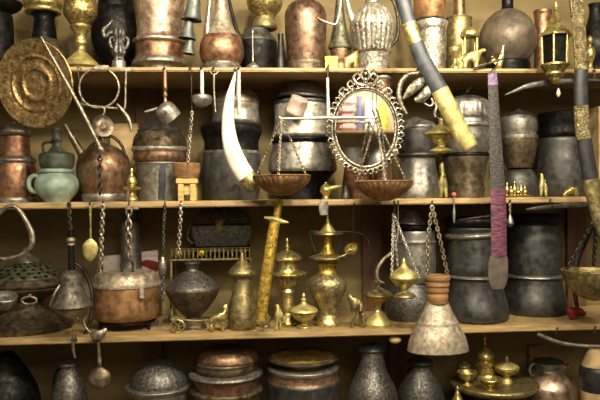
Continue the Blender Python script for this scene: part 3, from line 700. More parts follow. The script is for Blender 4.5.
# balance scale
t = T('balance_scale', 'balance scale whose beam crosses the mirror, two copper pans on cords', 'scale', 328, 78, 198, None, Y=-.13)
t.tube('beam', [(279, 116.5), (283, 118.6), (300, 118.4), (328, 117.8), (360, 117.6), (373, 118), (377, 116)], [.8, 1.3, 1.5, 1.9, 1.4, 1.2, .8], 'tin_l')
t.strap('pointer', [(327.5, 78), (328, 96), (328.5, 118)], [1.5, 1.6, 2.2], .8, 'tin_l'); hook(t, 327.5, 79)
for (ax, cx, cy, rr) in ((281.5, 282, 176, 29), (376.5, 384, 182.5, 29)):
    pan = t.lathe('pan', [(cy - 1.4, rr - .5), (cy - .6, rr + .4), (cy + .6, rr - .4), (cy + 6, rr * .9), (cy + 12, rr * .68), (cy + 17, rr * .4), (cy + 19, rr * .2)], 'copper_o', px=cx, open_=12, flutes=(30, .05, cy + 1, cy + 16))
    for k in range(3):
        a = R_((100, 205, 335)[k])
        t.chain('cord', [(ax, 118, 0), (cx + rr * math.cos(a) * .97, cy - .5, -rr * math.sin(a) * .0029)], 'iron_l', 3, .45)
# mirror
t = T('mirror', 'oval mirror in a lacy silver filigree frame with crest', 'mirror', 365, 70, 172, None, Y=-.07)
CX, CY, RX, RY = 365, 128.5, 29.5, 37.5
bm = bmesh.new()
ring = [bm.verts.new(t.P(CX + RX * math.cos(a), CY + RY * math.sin(a), -.003)) for a in [2 * math.pi * k / 56 for k in range(56)]]
ring2 = [bm.verts.new(v.co + Vector((0, .004, 0))) for v in ring]
bm.faces.new(ring); bm.faces.new(ring2[::-1])
for k in range(56): bm.faces.new((ring[k], ring[(k + 1) % 56], ring2[(k + 1) % 56], ring2[k]))
m_, nt_, b_, L_ = nodes_of('old mirror glass')
fx = nt_.nodes.new('ShaderNodeTexNoise'); fx.inputs['Scale'].default_value = 22; fx.inputs['Detail'].default_value = 5
fr = nt_.nodes.new('ShaderNodeValToRGB'); fr.color_ramp.elements[0].position = .3; fr.color_ramp.elements[0].color = (.45, .42, .36, 1); fr.color_ramp.elements[1].position = .42; fr.color_ramp.elements[1].color = (.84, .82, .76, 1)
L_.new(fx.outputs['Fac'], fr.inputs[0]); L_.new(fr.outputs[0], b_.inputs['Base Color'])
b_.inputs['Metallic'].default_value = 1; b_.inputs['Roughness'].default_value = .03
M['mirror'] = m_
t.mesh('glass', bm, 'mirror')
bm = bmesh.new()
t.tube('r', [(CX + (RX + .8) * math.cos(a), CY + (RY + .8) * math.sin(a), -.006) for a in [2 * math.pi * k / 56 for k in range(56)]], 1.05, None, closed=True, bm=bm, seg=7)
t.tube('r', [(CX + (RX + 3.6) * math.cos(a), CY + (RY + 3.6) * math.sin(a), -.003) for a in [2 * math.pi * k / 56 for k in range(56)]], .8, None, closed=True, bm=bm, seg=6)
N_ = 44
for k in range(N_):
    a = 2 * math.pi * k / N_
    ex, ey = math.cos(a), math.sin(a)
    x, y = CX + (RX + 6.6) * ex, CY + (RY + 6) * ey
    t.tube('l', [(x + 2.3 * math.cos(q), y + 2.3 * math.sin(q), -.004) for q in [2 * math.pi * j / 9 for j in range(9)]], .6, None, closed=True, bm=bm, seg=5)
    t.balls('b', [(CX + (RX + 9.2) * ex, CY + (RY + 8.2) * ey, -.004, 1.45 if k % 2 else 1), (CX + (RX + 3.2) * ex, CY + (RY + 3.2) * ey, -.005, .9)], None, bm=bm)
t.mesh('frame', bm, 'silver')
bm = bmesh.new()
for sx in (-1, 1):
    t.tube('c', [(CX + sx * 1, 86, -.005), (CX + sx * 8, 84, -.005), (CX + sx * 12, 78, -.005), (CX + sx * 8, 74, -.005), (CX + sx * 5, 77, -.005), (CX + sx * 8, 80, -.005)], [1.2, 1.4, 1.4, 1.2, 1, .8], None, bm=bm, seg=7)
    t.tube('c', [(CX + sx * 14, 90, -.005), (CX + sx * 18, 85, -.005), (CX + sx * 15, 81, -.005), (CX + sx * 12, 84, -.005)], [1.1, 1.2, 1, .8], None, bm=bm, seg=7)
    t.tube('c', [(CX + sx * 22, 97, -.005), (CX + sx * 26, 92, -.005), (CX + sx * 22, 88, -.005), (CX + sx * 19, 91, -.005)], [1.1, 1.2, 1, .8], None, bm=bm, seg=7)
    t.tube('c', [(CX + sx * 1, 82, -.005), (CX + sx * 4, 76, -.005), (CX + sx * 3, 71, -.005), (CX, 69.5, -.005)], [1, 1.2, 1.2, 1], None, bm=bm, seg=7)
t.balls('b', [(CX, 74, -.006, 2), (CX, 80, -.006, 2.4), (CX, 85.5, -.006, 1.8), (CX - 13, 86.5, -.005, 1.5), (CX + 13, 86.5, -.005, 1.5), (CX, 69, -.005, 1.3)], None, bm=bm)
t.mesh('crest', bm, 'silver'); hook(t, CX, 71)
t = T('beaded_chain', 'dark beaded chain hanging over the mirror glass to the pan', 'chain', 383, 88, 176, None, Y=-.1)
bm = bmesh.new()
pth = catmull([(376, 108), (380, 120), (383, 140), (385, 160), (385, 176)], 9)
t.balls('b', [(p[0], p[1], 0, 1.2 if i % 2 else .9) for i, p in enumerate(pth)], None, bm=bm); t.mesh('beads', bm, 'silver_e')
hook(t, 374, 108, 376, .5)
t = T('neck_ring', 'open silver neck ring with folded pendant plates beside the mirror', 'ring', 410, 70, 128, None, Y=-.06)
rr = [(418, 73), (408, 75), (401, 83), (399, 95), (401.5, 105), (406.5, 114)]
t.strap('ring', rr, [2.4, 2.6, 2.8, 2.8, 2.6, 1.8], 2, 'silver')
bm = bmesh.new(); t.balls('b', [(p[0], p[1], -.006, .7) for p in catmull(rr, 3)], None, bm=bm); t.mesh('studs', bm, 'brass')
t.strap('plate', [(403, 99, -.004), (410, 91, -.008), (419, 83, -.006), (424, 79, 0)], [1.5, 4.6, 5, 2.4], [1, 1.6, 1.4, 1], 'silver')
t.strap('plate', [(414, 101, -.01), (421, 98, -.012), (428, 90, -.01), (432, 84, -.006)], [2.4, 5, 4.8, 2.4], [1.2, 2.2, 1.8, 1], 'silver')
t.tube('loop', [(419, 99), (424, 103), (430, 106), (433, 103), (431, 98)], 1.1, 'tin_l')
hook(t, 418, 74)
t = T('tin_pot', 'bright tapered tin pot under a dark stacked pot beside the incense burner', 'pot', 418, 153, 199.5, 'b', Y=.14)
t.lathe('body', [(156, 17.6), (162, 17.2), (172, 18.8), (184, 21.6), (194, 23.2), (199.5, 22.6)], 'tin_h')
t.lathe('rim', [(153, 18.6), (154, 20), (156, 20.4), (158, 18.6)], 'steel_d'); v = t
t = T('dark_pot', 'dark steel pot with pale flat lid stacked beside the mirror', 'pot', 416, 118, 154, on=(v, 153))
t.lathe('body', [(129, 20), (131, 20.4), (140, 20), (150, 19), (154, 18)], 'steel_d')
t.lathe('lid', [(117, 2), (119, 6), (122, 15), (126, 20), (128, 21), (130, 20.6)], 'tin', label='paler tin lid')
t = T('incense_burner', 'brass covered incense dish hanging on a white beaded cord', 'incense burner', 441, 118, 153, None, Y=-.075)
t.lathe('lid', [(118, 1), (120, 2.4), (123, 2), (125, 3.4), (128, 8.6), (131, 13), (133, 16), (134, 16.6), (134, 16.6), (135, 15)], 'pale_b')
t.lathe('bowl', [(134.6, 13.4), (137, 12.6), (141, 9.6), (144, 5), (146, 3.4)], 'brass'); t.lathe('foot', [(145.6, 3.4), (147.5, 5), (150, 10.8), (151, 11.4), (152.6, 10)], 'pale_b')
bm = bmesh.new(); t.balls('b', [(435.5 + .9 * math.sin(i), 103 + i * 2.2, 0, 1.35) for i in range(7)], None, bm=bm); t.mesh('cord', bm, 'ivory', label='white beaded cord')
hook(t, 438, 101, 436, .5); t.tube('link', [(435.6, 116), (438, 118), (440.5, 119.5)], .7, 'iron_l')
t = T('grey_pot', 'smooth brownish-grey flared pot under the ribbed aluminium pot', 'pot', 466, 153, 199.5, 'b', Y=.14)
t.lathe('body', [(155, 22.6), (157, 22.8), (164, 21), (176, 18.6), (188, 17.6), (189, 18.4), (196, 18), (199.5, 17.4)], 'brown_l')
t.lathe('rim', [(153, 21.6), (154, 23), (156, 23.4), (157.5, 22.6)], 'black'); v = t
t = T('ribbed_pot', 'ribbed pale aluminium pot with small dark lid', 'pot', 466, 94, 154, on=(v, 153))
t.lathe('body', [(101, 21), (104, 23.6), (109, 25), (116, 25), (119, 24.4)], 'tin', flutes=(30, .02, 104, 118))
t.lathe('bands', [(118.6, 24.6), (120, 23.6), (124, 23.8), (125, 25.4), (128, 25.6), (130, 24.2), (140, 24), (147, 23), (154, 21)], 'tin_h')
t.lathe('lid', [(92, 1), (93, 3), (95, 2.4), (96, 8), (98, 16), (101, 20.4), (102.5, 21)], 'steel_d', label='dark lid'); t.tube('knob', [(466, 95), (468, 90, 0), (471, 87)], [1.2, 1, 1.4], 'iron_l')
t = T('deer_figurine', 'slim standing brass animal figurine before the smooth grey pot', 'figurine', 443, 161, 199.5, 'b', Y=.025)
t.skin('body', {'a': (444, 181, 0, 3), 'b': (441.5, 177, 0, 3.4), 'n': (442, 170, 0, 1.8), 'h': (442, 165, 0, 2), 'm': (439.5, 166, -.003, 1), 'e': (443.4, 162, 0, .7), 'l1': (440.5, 199.5, -.005, 1.2), 'l2': (441.5, 199.5, .005, 1.2), 'l3': (446, 199.5, -.005, 1.2), 'l4': (447, 199.5, .005, 1.2)},
       [('b', 'a'), ('b', 'n'), ('n', 'h'), ('h', 'm'), ('h', 'e'), ('b', 'l1'), ('b', 'l2'), ('a', 'l3'), ('a', 'l4')], 'pale_b')
t = T('hat_pin', 'grey pin with pink bead head hanging on the middle shelf edge', 'pin', 454, 192, 224, None, Y=-.008)
t.balls('bead', [(454, 194.6, 0, 2.6)], 'pink', label='pink bead'); t.tube('shaft', [(454, 197), (454, 206), (454, 214), (454, 223)], [.7, .9, 1.6, .8], 'tin')
t = T('beaded_belt', 'long narrow beaded belt, purple at the top, hide tab at the foot', 'belt', 496, 72, 290, None, Y=-.09)
t.strap('weave', [(493, 84), (494, 110), (496, 150), (498, 190)], [5, 5.6, 6.6, 7.6], 1, 'strip', n=4, seg=8)
t.strap('top_patch', [(492.5, 73.5), (493, 85)], [4.6, 5.2], 1.2, 'purple', n=1, seg=8, label='purple beaded top')
t.strap('lower_weave', [(498, 189), (498.8, 220), (499, 258)], [7.8, 8, 8], 1.2, 'magenta', n=4, seg=8, label='magenta and black beaded stretch')
t.strap('tab', [(498.6, 256), (498.4, 262), (498, 280), (498, 289)], [8.4, 10, 9.6, 6], 1.1, 'tab', n=4, seg=8, label='brown hide tab')
hook(t, 493, 76)
t = T('lidded_jar', 'blue-grey tin jar with tarnished brown belly beside the beaded belt', 'jar', 519, 112, 168, None, Y=.16)
t.lathe('body', [(118, 16), (122, 17.4), (130, 17.6), (136, 16.6), (137, 17.6), (140, 17.6)], 'tin_h'); t.lathe('belly', [(139.6, 17.4), (144, 17.6), (156, 16), (166, 13), (169, 12)], 'brown', label='tarnished brown belly'); t.lathe('lid', [(110, 2), (112, 4), (114, 11), (117, 15.6), (119, 16)], 'steel_d'); jar = t
t = T('dome_lid', 'dark grey domed lid lying on the shelf behind little brass pieces', 'lid', 519, 168, 199.5, 'b', Y=.17)
t.lathe('dome', [(168, 8), (169, 11), (173, 15), (180, 18), (190, 19), (199.5, 19)], 'steel_d')
jar.root.location.z = t.loc.z + t.z(168) + (jar.loc.z - jar.loc.z) - jar.z(169)
t = T('brass_tray', 'small brass tray of toy-sized pieces before the domed lid', 'tray', 516, 195, 199.5, 'b', Y=.05)
t.lathe('tray', [(195.5, 13.6), (196, 14.4), (198, 13.6), (199.5, 12)], 'brass', open_=1, seg=32); tray = t
for i, (x, d, h) in enumerate(((507, 0, 15), (511, -.018, 11), (514.5, .012, 16), (518, -.02, 10), (521, .01, 14), (525, -.004, 11))):
    t = T('brass_piece', ('bulbous brass mini pot first on the small brass tray', 'tiny front brass cup second on the small tray', 'tallest brass piece on the small tray', 'squat front brass piece right of the tray centre', 'brass mini urn behind the squat tray piece', 'last little brass piece at the small tray rim')[i], 'miniature', x, 197 - h, 197, on=(tray, 197), Y=tray.Y + d, group='miniature brass pieces on the small tray')
    t.lathe('body', [(197 - h, .4), (197 - h + 2, 1.1), (197 - h * .75, .8), (197 - h * .55, 2), (197 - h * .35, 2.4), (197 - h * .15, 1), (197, 2)], 'brass', seg=18)
t = T('camel_figurine', 'tiny brass standing figurine between toy pieces and charcoal pots', 'figurine', 543, 172, 199.5, 'b', Y=.03)
t.skin('body', {'a': (545, 184, 0, 2.2), 'b': (541.5, 183, 0, 2.6), 'n': (541.5, 178, 0, 1.5), 'h': (542, 174, 0, 1.8), 'm': (539.6, 175, 0, .8), 'l1': (540.5, 199.5, -.004, 1), 'l2': (541.5, 199.5, .004, 1), 'l3': (545.5, 199.5, -.004, 1), 'l4': (546.5, 199.5, .004, 1)},
       [('b', 'a'), ('b', 'n'), ('n', 'h'), ('h', 'm'), ('b', 'l1'), ('b', 'l2'), ('a', 'l3'), ('a', 'l4')], 'pale_b')
t = T('charcoal_pot', 'broad charcoal-black pot at the shelf end beneath another', 'pot', 562, 138, 199.5, 'b', Y=.17)
t.lathe('body', [(138, 21), (140, 22.4), (150, 22.6), (162, 23.6), (176, 24.4), (190, 24.4), (196, 23.4), (199.5, 22)], 'caul'); v = t
t = T('charcoal_pot', 'smaller charcoal-black pot stacked at the shelf end, curved sabre above', 'pot', 561, 112, 139, on=(v, 138))
t.lathe('body', [(113, 21), (114, 22.4), (118, 22), (128, 20.6), (135, 21.6), (139, 20)], 'black'); t.lathe('lid', [(110, 3), (112, 16), (113.5, 21.6)], 'caul')
t = T('frog_figurine', 'small brass crouching figurine in front of the broad charcoal pot', 'figurine', 570, 183, 199.5, 'b', Y=.03)
t.skin('body', {'a': (566, 193, 0, 3.2), 'b': (571, 192, 0, 3.6), 'c': (575, 190.5, 0, 2.4), 'd': (578, 189, 0, 1.4), 'e': (570, 186, 0, 1), 'l1': (563, 199.5, -.005, 1.4), 'l2': (565, 199.5, .005, 1.4), 'l3': (575, 199.5, -.005, 1.4), 'l4': (577, 199.5, .005, 1.4)},
       [('b', 'a'), ('b', 'c'), ('c', 'd'), ('b', 'e'), ('a', 'l1'), ('a', 'l2'), ('c', 'l3'), ('c', 'l4')], 'brass')
t = T('sabre', 'curved dark steel sabre blade hung level under the top shelf', 'sabre', 545, 80, 96, None, Y=-.03)
t.strap('blade', [(505, 95), (515, 91), (528, 86), (545, 83), (562, 81.5), (574, 81)], [.6, 1.8, 2.6, 3, 3, 2.6], .8, 'steel_d'); t.tube('grip', [(573, 81), (586, 80.5), (604, 81)], [2.6, 2.2, 2.6], 'iron'); hook(t, 562, 78); hook(t, 594, 78)
t = T('drop_pendant', 'little white teardrop pendant dangling below the brass lantern', 'pendant', 558.5, 88, 97, None, Y=-.07)
t.lathe('drop', [(88, .4), (90, 1.2), (93, 2), (95.4, 1.6), (97, .4)], 'ivory', seg=18); t.tube('thread', [(555, 82), (557, 86), (558.5, 88.5)], .3, 'iron')
t = T('leather_box', 'tan leather box at the very end behind the carved scabbard', 'box', 600, 108, 199.5, 'b', Y=.2)
t.box('case', 592, 112, 622, 199.5, -.05, .05, 'tan'); t.box('lid', 591, 108, 623, 113, -.052, .052, 'tan')
# two long scabbards in front
t = T('black_scabbard', 'black leather dagger scabbard with brass collar and pale brass chape', 'scabbard', 430, -10, 152, None, Y=-.17)
t.strap('upper', [(398, -14), (403.5, 2), (410, 26)], [7.6, 7.6, 7.4], [4.4] * 3, 'leather')
t.strap('collar', [(408.6, 23), (412, 33), (416, 43)], [8, 8.2, 8], [5] * 3, 'brass', n=3, label='brass collar')
t.strap('lower', [(415, 40), (422, 58), (433, 78), (441.5, 93)], [7.6, 8, 8.6, 9], [4.6] * 4, 'leather')
t.strap('chape', [(439.6, 89.5), (448, 107), (458, 126), (468, 144), (470, 148), (470.6, 149)], [9.2, 9.6, 9.4, 8.8, 8, 6.4], [5.2, 5.2, 5, 4.6, 4, 3], 'pale_b', label='pale brass chape')
hook(t, 428, 70, dy=.012)
t = T('carved_scabbard', 'long scabbard of carved silver-gilt and black bands at the shelf end', 'scabbard', 582, -10, 240, None, Y=-.17)
pts = [(574, -14), (577, 10), (579, 34), (581, 58), (581.5, 71)]
t.strap('carved_top', pts, [7] * 5, [4.6] * 5, 'carved', label='carved silver-gilt upper band')
t.strap('black_band', [(581.4, 70), (580.8, 88), (581, 107)], [7, 7.2, 7.2], [4.8] * 3, 'leather_d', label='black leather band')
t.strap('carved_band', [(581, 106), (582, 122), (584, 139)], [7.6, 7.8, 7.8], [5.2] * 3, 'carved', label='carved gilt band')
t.strap('black_band', [(584, 138), (587, 158), (591, 181)], [7.6, 7.8, 8], [4.8] * 3, 'leather_d', label='longer black leather band')
t.strap('chape', [(590.6, 179), (595, 200), (601, 222), (608, 240)], [8.6, 8.4, 8, 6], [5.4, 5.2, 4.8, 3.6], 'dull', label='brass end piece')
hook(t, 581, 71, dy=.012)
t = T('tan_box', 'tan card box standing behind the copper kettle against the wall', 'box', 125, 124, 199.5, 'b', Y=.3)
t.box('case', 112, 130, 138, 199.5, -.02, .02, 'tan'); t.box('lid', 111, 124, 139, 131, -.022, .022, 'tan')
t = T('cone_weight', 'small dark blue-grey cone weight beside the little brass oil lamp', 'weight', 346, 185, 199.5, 'b', Y=.055)
t.lathe('cone', [(185, 1.2), (186, 2), (190, 3.4), (196, 5), (199.5, 5.2)], 'steel_d', seg=24); t.lathe('knob', [(182.4, .6), (183.6, 1.5), (185.2, 1)], 'steel_d', seg=16)
# ================================================================== THIRD SHELF
t = T('stirrup', 'bright curved iron stirrup hanging over the pierced brazier lid', 'stirrup', 12, 203, 262, None, Y=-.06)
t.strap('bow', [(-8, 232), (-4, 220), (3, 210), (11, 206), (18, 209), (26, 221), (31.5, 233), (32, 244), (26, 252), (15, 257), (2, 259), (-10, 256)], [1.8, 1.9, 2, 2.1, 2.2, 2.6, 3, 2.8, 2.2, 2, 2.4, 2], [2.4] * 12, 'iron_l')
hook(t, 11, 207)
t = T('brazier', 'large round iron brazier with flared base and ring handles', 'brazier', 26, 284, 341, 'c', Y=.165)
t.lathe('body', [(285, 42), (286, 43.5), (289, 42), (294, 34), (299, 25), (304, 18), (310, 18.6), (318, 23), (326, 31), (332, 39), (335, 45), (336, 46), (336, 46), (341, 45)], 'brown')
bm = bmesh.new()
t.tube('h', [(43 + 7 * math.cos(a), 297 + 4.6 * math.sin(a), -.135) for a in [2 * math.pi * k / 18 for k in range(18)]], 1.3, None, closed=True, bm=bm); t.balls('b', [(43, 291.6, -.128, 2)], None, bm=bm)
t.mesh('ring_handle', bm, 'iron_l'); v = t
t = T('pierced_lid', 'grey-green pierced dome lid with knob covering the iron brazier', 'lid', 27, 250, 285, on=(v, 284))
t.lathe('skirt', [(262, 13), (263, 15), (266, 22), (270, 28), (274, 33), (278, 37)], 'olive', seg=120, smooth=5, holes=lambda i, k: (i % 4 in (1, 2)) and ((k + (3 if (i // 4) % 2 else 0)) % 6 in (0, 1)))
t.lathe('rim', [(277.6, 36.6), (279, 39), (282, 43), (283, 44), (283, 44), (285, 43)], 'brown_l', label='paler flat brim'); t.lathe('knob', [(246, 1), (248, 3.4), (251, 5.2), (253, 4.4), (255, 6), (258, 9.4), (261, 12.4), (263, 13.4)], 'olive')
t = T('spoon_bowl', 'small silver bowl end hanging in front of the brazier', 'bowl', 5, 292, 314, None, Y=-.05)
t.lathe('bowl', [(295, 11), (297, 12), (303, 10.4), (309, 6), (312, 1)], 'tin', open_=6, tilt=(300, 10, 20), seg=28)
hook(t, -6, 296, -4, .5)
t = T('iron_flask', 'iron flask with dark straight grip and flared grey head on a strap', 'flask', 72, 205, 308, None, Y=-.04)
t.chain('chain', [(69, 203, 0), (69.5, 220), (71, 236)], 'iron', 5, 1)
t.lathe('grip', [(230, 3.2), (240, 3), (262, 3.2), (271, 3.4)], 'black', px=72, seg=18)
t.lathe('ferrule', [(236, 2), (240, 5), (243, 3.4), (245, 4)], 'iron_l', px=72, seg=18)
t.lathe('head', [(270, 4), (273, 8), (276, 10.4), (281, 11), (290, 13), (298, 16.6), (304, 20.4), (306, 21), (306, 21), (308, 18)], 'flask', px=71)
t.tube('side_arm', [(62, 284, -.02), (57, 293, -.03), (53, 304, -.03)], [1.2, 1.5, 1.2], 'iron_l'); hook(t, 69, 203)
t = T('iron_band', 'dark curved iron band standing upright between flask and copper lidded pot', 'band', 84, 262, 319.6, 'c', Y=.05)
t.strap('band', [(70, 263), (78, 264), (87, 273), (92, 287), (91.4, 304), (86, 319)], [1.4, 1.7, 2, 2, 2, 2.2], 3, 'iron')
t = T('brass_spoon', 'pierced yellow brass spoon hanging bowl-down beside a twisted chain', 'spoon', 90, 203, 262, None, Y=-.04)
t.strap('handle', [(90, 206), (90.5, 224), (90.5, 240)], [1.6, 1, 1.2], .6, 'dull', label='thin handle')
t.strap('bowl', [(90.5, 238.6), (90.4, 242), (90.3, 247), (90, 253), (90, 258), (90, 261)], [1.4, 5.4, 7.8, 7.2, 5, 1.4], [.5, 1.4, 2.2, 2.2, 1.4, .5], 'pale_b', n=4); t.tube('loop', [(86, 203), (88, 206), (92, 206), (95, 203)], .7, 'iron_l'); hook(t, 90, 202)
t = T('twisted_chain', 'twisted grey chain running down to the copper pot lid rim', 'chain', 101, 201, 282, None, Y=-.03)
t.chain('links', [(103, 205), (101.5, 240), (101, 262), (98, 278)], 'iron_l', 5.4, 1.15); hook(t, 103, 201)
t = T('oval_chain', 'iron chain of long oval links over the copper pot lid', 'chain', 129, 203, 262, None, Y=-.03)
t.box('bracket', 125, 206, 139, 209.6, -.004, .004, 'iron_l'); t.chain('links', [(129, 208), (128.5, 232), (129, 260)], 'iron_l', 9, 1); hook(t, 129, 203)
t = T('trivet', 'black iron trivet under the copper lidded pot', 'trivet', 127, 319, 336, 'c', Y=.13)
bm = bmesh.new()
t.tube('r', [(127 + 27 * math.cos(a), 320.5, 27 * .0031 * math.sin(a)) for a in [2 * math.pi * k / 32 for k in range(32)]], 1.6, None, closed=True, bm=bm)
t.mesh('ring', bm, 'black')
for k in range(3):
    a = R_(30 + 120 * k + 60); t.tube('leg', [(127 + 26 * math.cos(a), 320, 26 * .0031 * math.sin(a)), (127 + 28 * math.cos(a), 336, 28 * .0031 * math.sin(a))], 1.6, 'black', n=1)
v = t
t = T('copper_lidded_pot', 'flat orange copper pot with pale domed lid and latch', 'pot', 127, 271, 319.6, on=(v, 318.6))
t.lathe('body', [(284, 33.4), (286, 33.8), (300, 34), (312, 33.6), (317, 31.4), (319, 28), (319.6, 24)], 'copper_o')
t.lathe('lid', [(271, 20), (271.6, 26), (273.4, 29.4), (277, 31.8), (281, 33), (282, 34), (283, 35), (285, 35), (286, 34)], 'bone', label='pale domed lid')
t.tube('lid_ring', [(124, 272, -.03), (124, 262, -.032), (129, 258, -.032), (134, 261, -.032), (134.5, 272, -.03)], 1.3, 'iron')
t.box('latch', 145, 283, 149, 294, -.107, -.1, 'tin_l')
t = T('carton', 'white printed carton with a red flash behind the copper lidded pot', 'carton', 131, 250, 330, 'c', Y=.309)
t.box('case', 104, 258, 158, 330, -.004, .004, 'card'); 
bm = bmesh.new(); t.box('x', 104, 250, 158, 259, -.004, .004, None, bm=bm)
bm.verts.ensure_lookup_table()
x0 = min(v_.co.x for v_ in bm.verts); x1 = max(v_.co.x for v_ in bm.verts); zz = t.z(259)
for v_ in bm.verts: v_.co.z = zz + (v_.co.z - zz) * (.25 + .75 * (v_.co.x - x0) / (x1 - x0))
t.mesh('slanted_top', bm, 'card')
t.strap('red_flash', [(138, 268, -.0045), (146, 265.5, -.0045), (159, 271, -.0045)], [.6, 3.6, 5.4], .3, 'red', n=2, label='red printed flash')
t = T('steel_bottle', 'shiny steel bottle half hidden behind carton and oval chain', 'bottle', 132, 212, 331, 'c', Y=.268)
t.lathe('body', [(222, 9), (224, 9.8), (228, 10.2), (262, 10.4)], 'tin'); t.lathe('cap', [(212, 6), (213, 7), (221, 7), (222.4, 9)], 'steel_d')
t.lathe('base', [(262, 10.4), (331, 10.4)], 'tin'); 
t = T('silver_chain', 'thin dark chain with silver finger pendant by the urn', 'chain', 163, 203, 290, None, Y=-.035)
t.chain('links', [(165, 205), (163.5, 230), (163, 258)], 'iron', 4, .7); t.lathe('pendant', [(256, 1.2), (260, 3), (266, 4), (272, 3.4), (276, 2)], 'silver', seg=20)
t.chain('tassel', [(162, 276), (163, 300)], 'silver_e', 5, 1.2); hook(t, 165, 203)
t = T('lamp_chain', 'worn iron chain hanging above the chased dark urn', 'chain', 180, 203, 262, None, Y=-.035)
t.chain('links', [(181, 204), (180, 228), (178, 256)], 'iron_l', 5, .9); hook(t, 181, 202)
t = T('brass_stand', 'low brass gallery stand with fretted rail carrying the dark casket', 'stand', 212, 244, 330, 'c', Y=.262)
t.box('top', 172, 258, 252, 261.5, -.072, .072, 'dull')
for sx in (173.5, 250.5):
    for d in (-.068, .068): t.tube('leg', [(sx, 260, d), (sx, 329.5, d)], 1.3, 'dull', n=1, seg=8)
bm = bmesh.new()
for k in range(19):
    x = 174 + k * 4.2
    t.tube('r', [(x, 258, -.07), (x, 247, -.07)], .8, None, n=1, seg=6, bm=bm)
    if k < 18: t.tube('c', [(x, 252, -.07), (x + 2.1, 248.5, -.07), (x + 4.2, 252, -.07)], .7, None, n=2, seg=6, bm=bm)
t.box('x', 172, 246, 252, 248, -.072, -.068, None, bm=bm, bev=.2)
t.mesh('fretted_rail', bm, 'dull'); t.balls('rosette', [(181, 252.5, -.073, 3.4, (1, .4, 1))], 'gold'); t.balls('rosette', [(203, 252.5, -.073, 3.4, (1, .4, 1))], 'gold'); v = t
t = T('casket', 'dark metal casket with rounded lid, clasp and knob on the brass stand', 'casket', 222, 206, 258, on=(v, 258))
def loft(name, rows, mat, **kw):
    bm = bmesh.new(); R = []
    for y, hw, hd in rows:
        a, b, z = t.P(222 - hw, y).x, t.P(222 + hw, y).x, t.z(y)
        R.append([bm.verts.new(q) for q in ((a, -hd, z), (b, -hd, z), (b, hd, z), (a, hd, z))])
    for A_, B_ in zip(R, R[1:]):
        for k in range(4): bm.faces.new((A_[k], A_[(k + 1) % 4], B_[(k + 1) % 4], B_[k]))
    bm.faces.new(R[0]); bm.faces.new(R[-1]); bmesh.ops.bevel(bm, geom=[e for e in bm.edges if abs(e.verts[0].co.z - e.verts[1].co.z) > .001], offset=.004, segments=2, affect='EDGES')
    return t.mesh(name, bm, mat, **kw)
loft('body', [(225.6, 28, .05), (229, 29, .053), (236, 28.4, .052), (242, 26, .048), (247, 25, .046)], 'silver_e')
loft('lid', [(210, 20, .03), (212, 23, .038), (216, 26, .046), (221, 28.4, .052), (223.6, 29.4, .055)], 'silver_e')
loft('base', [(246.6, 26.4, .048), (249, 29, .054), (250, 29, .054)], 'black')
for sx in (196, 248):
    for d in (-.045, .045): t.tube('foot', [(sx, 248, d), (sx, 258, d)], [2, 1.4], 'black', n=1, seg=8)
t.box('clasp', 216.5, 220, 223.5, 230, -.058, -.05, 'dull', label='brass clasp'); t.box('band', 193.4, 223.2, 250.6, 225.8, -.05, .05, 'black')
t.balls('stud', [(220, 216.5, -.036, 2.2)], 'silver'); t.balls('stud', [(246, 219, -.048, 2)], 'silver')
t.lathe('knob', [(206.5, 3), (207.5, 5), (208.5, 4), (210.4, 7)], 'steel_d', px=220, seg=24)
t.tube('side_handle', [(194, 226, 0), (189, 230, 0), (188, 240, 0), (193, 245, 0)], 1.2, 'dull')
t = T('urn', 'dark chased silver urn with flared shoulder before the brass stand legs', 'urn', 193, 262, 331, 'c', Y=.1)
t.lathe('neck', [(262, 7.4), (263, 8.2), (266, 6.4), (270, 6), (273, 9)], 'steel_d'); t.lathe('shoulder', [(272, 9), (276, 14), (281, 20), (286, 25), (288, 26.4)], 'silver_e', label='brightly chased shoulder')
t.lathe('body', [(287.6, 26), (290, 27), (294, 26), (300, 23), (308, 18), (315, 12), (319, 8), (323, 8), (327, 12), (331, 14)], 'brown')
t = T('horse_carriage', 'small brass horse drawing a two-wheeled cart below the dark urn', 'figurine', 200, 303, 334, 'c', Y=.03)
t.skin('horse', {'a': (212, 318, 0, 3), 'b': (218, 317, 0, 3.4), 'c': (223, 317.5, 0, 3.2), 'n': (226, 311, 0, 2), 'h': (226.5, 306, 0, 1.8), 'm': (223, 307, 0, 1.1), 'e': (227, 303.6, 0, .6), 'l1': (211, 334, -.006, 1.1), 'l2': (213.5, 334, .006, 1.1), 'l3': (223, 334, -.006, 1.1), 'k4': (226, 325, .006, 1.2), 'l4': (224.5, 330, .006, .9), 'tl': (208, 323, 0, .9)},
       [('b', 'a'), ('b', 'c'), ('c', 'n'), ('n', 'h'), ('h', 'm'), ('h', 'e'), ('a', 'l1'), ('a', 'l2'), ('c', 'l3'), ('c', 'k4'), ('k4', 'l4'), ('a', 'tl')], 'brass')
for d in (-.012, .012):
    bm = bmesh.new()
    t.tube('w', [(178 + 6.6 * math.cos(a), 327 + 6.6 * math.sin(a), d) for a in [2 * math.pi * k / 22 for k in range(22)]], 1, None, closed=True, bm=bm, seg=7)
    for k in range(3): t.tube('s', [(178 + 6.6 * math.cos(k * math.pi / 3), 327 + 6.6 * math.sin(k * math.pi / 3), d), (178 - 6.6 * math.cos(k * math.pi / 3), 327 - 6.6 * math.sin(k * math.pi / 3), d)], .6, None, n=1, bm=bm, seg=6)
    t.mesh('wheel', bm, 'brass')
bm = bmesh.new()
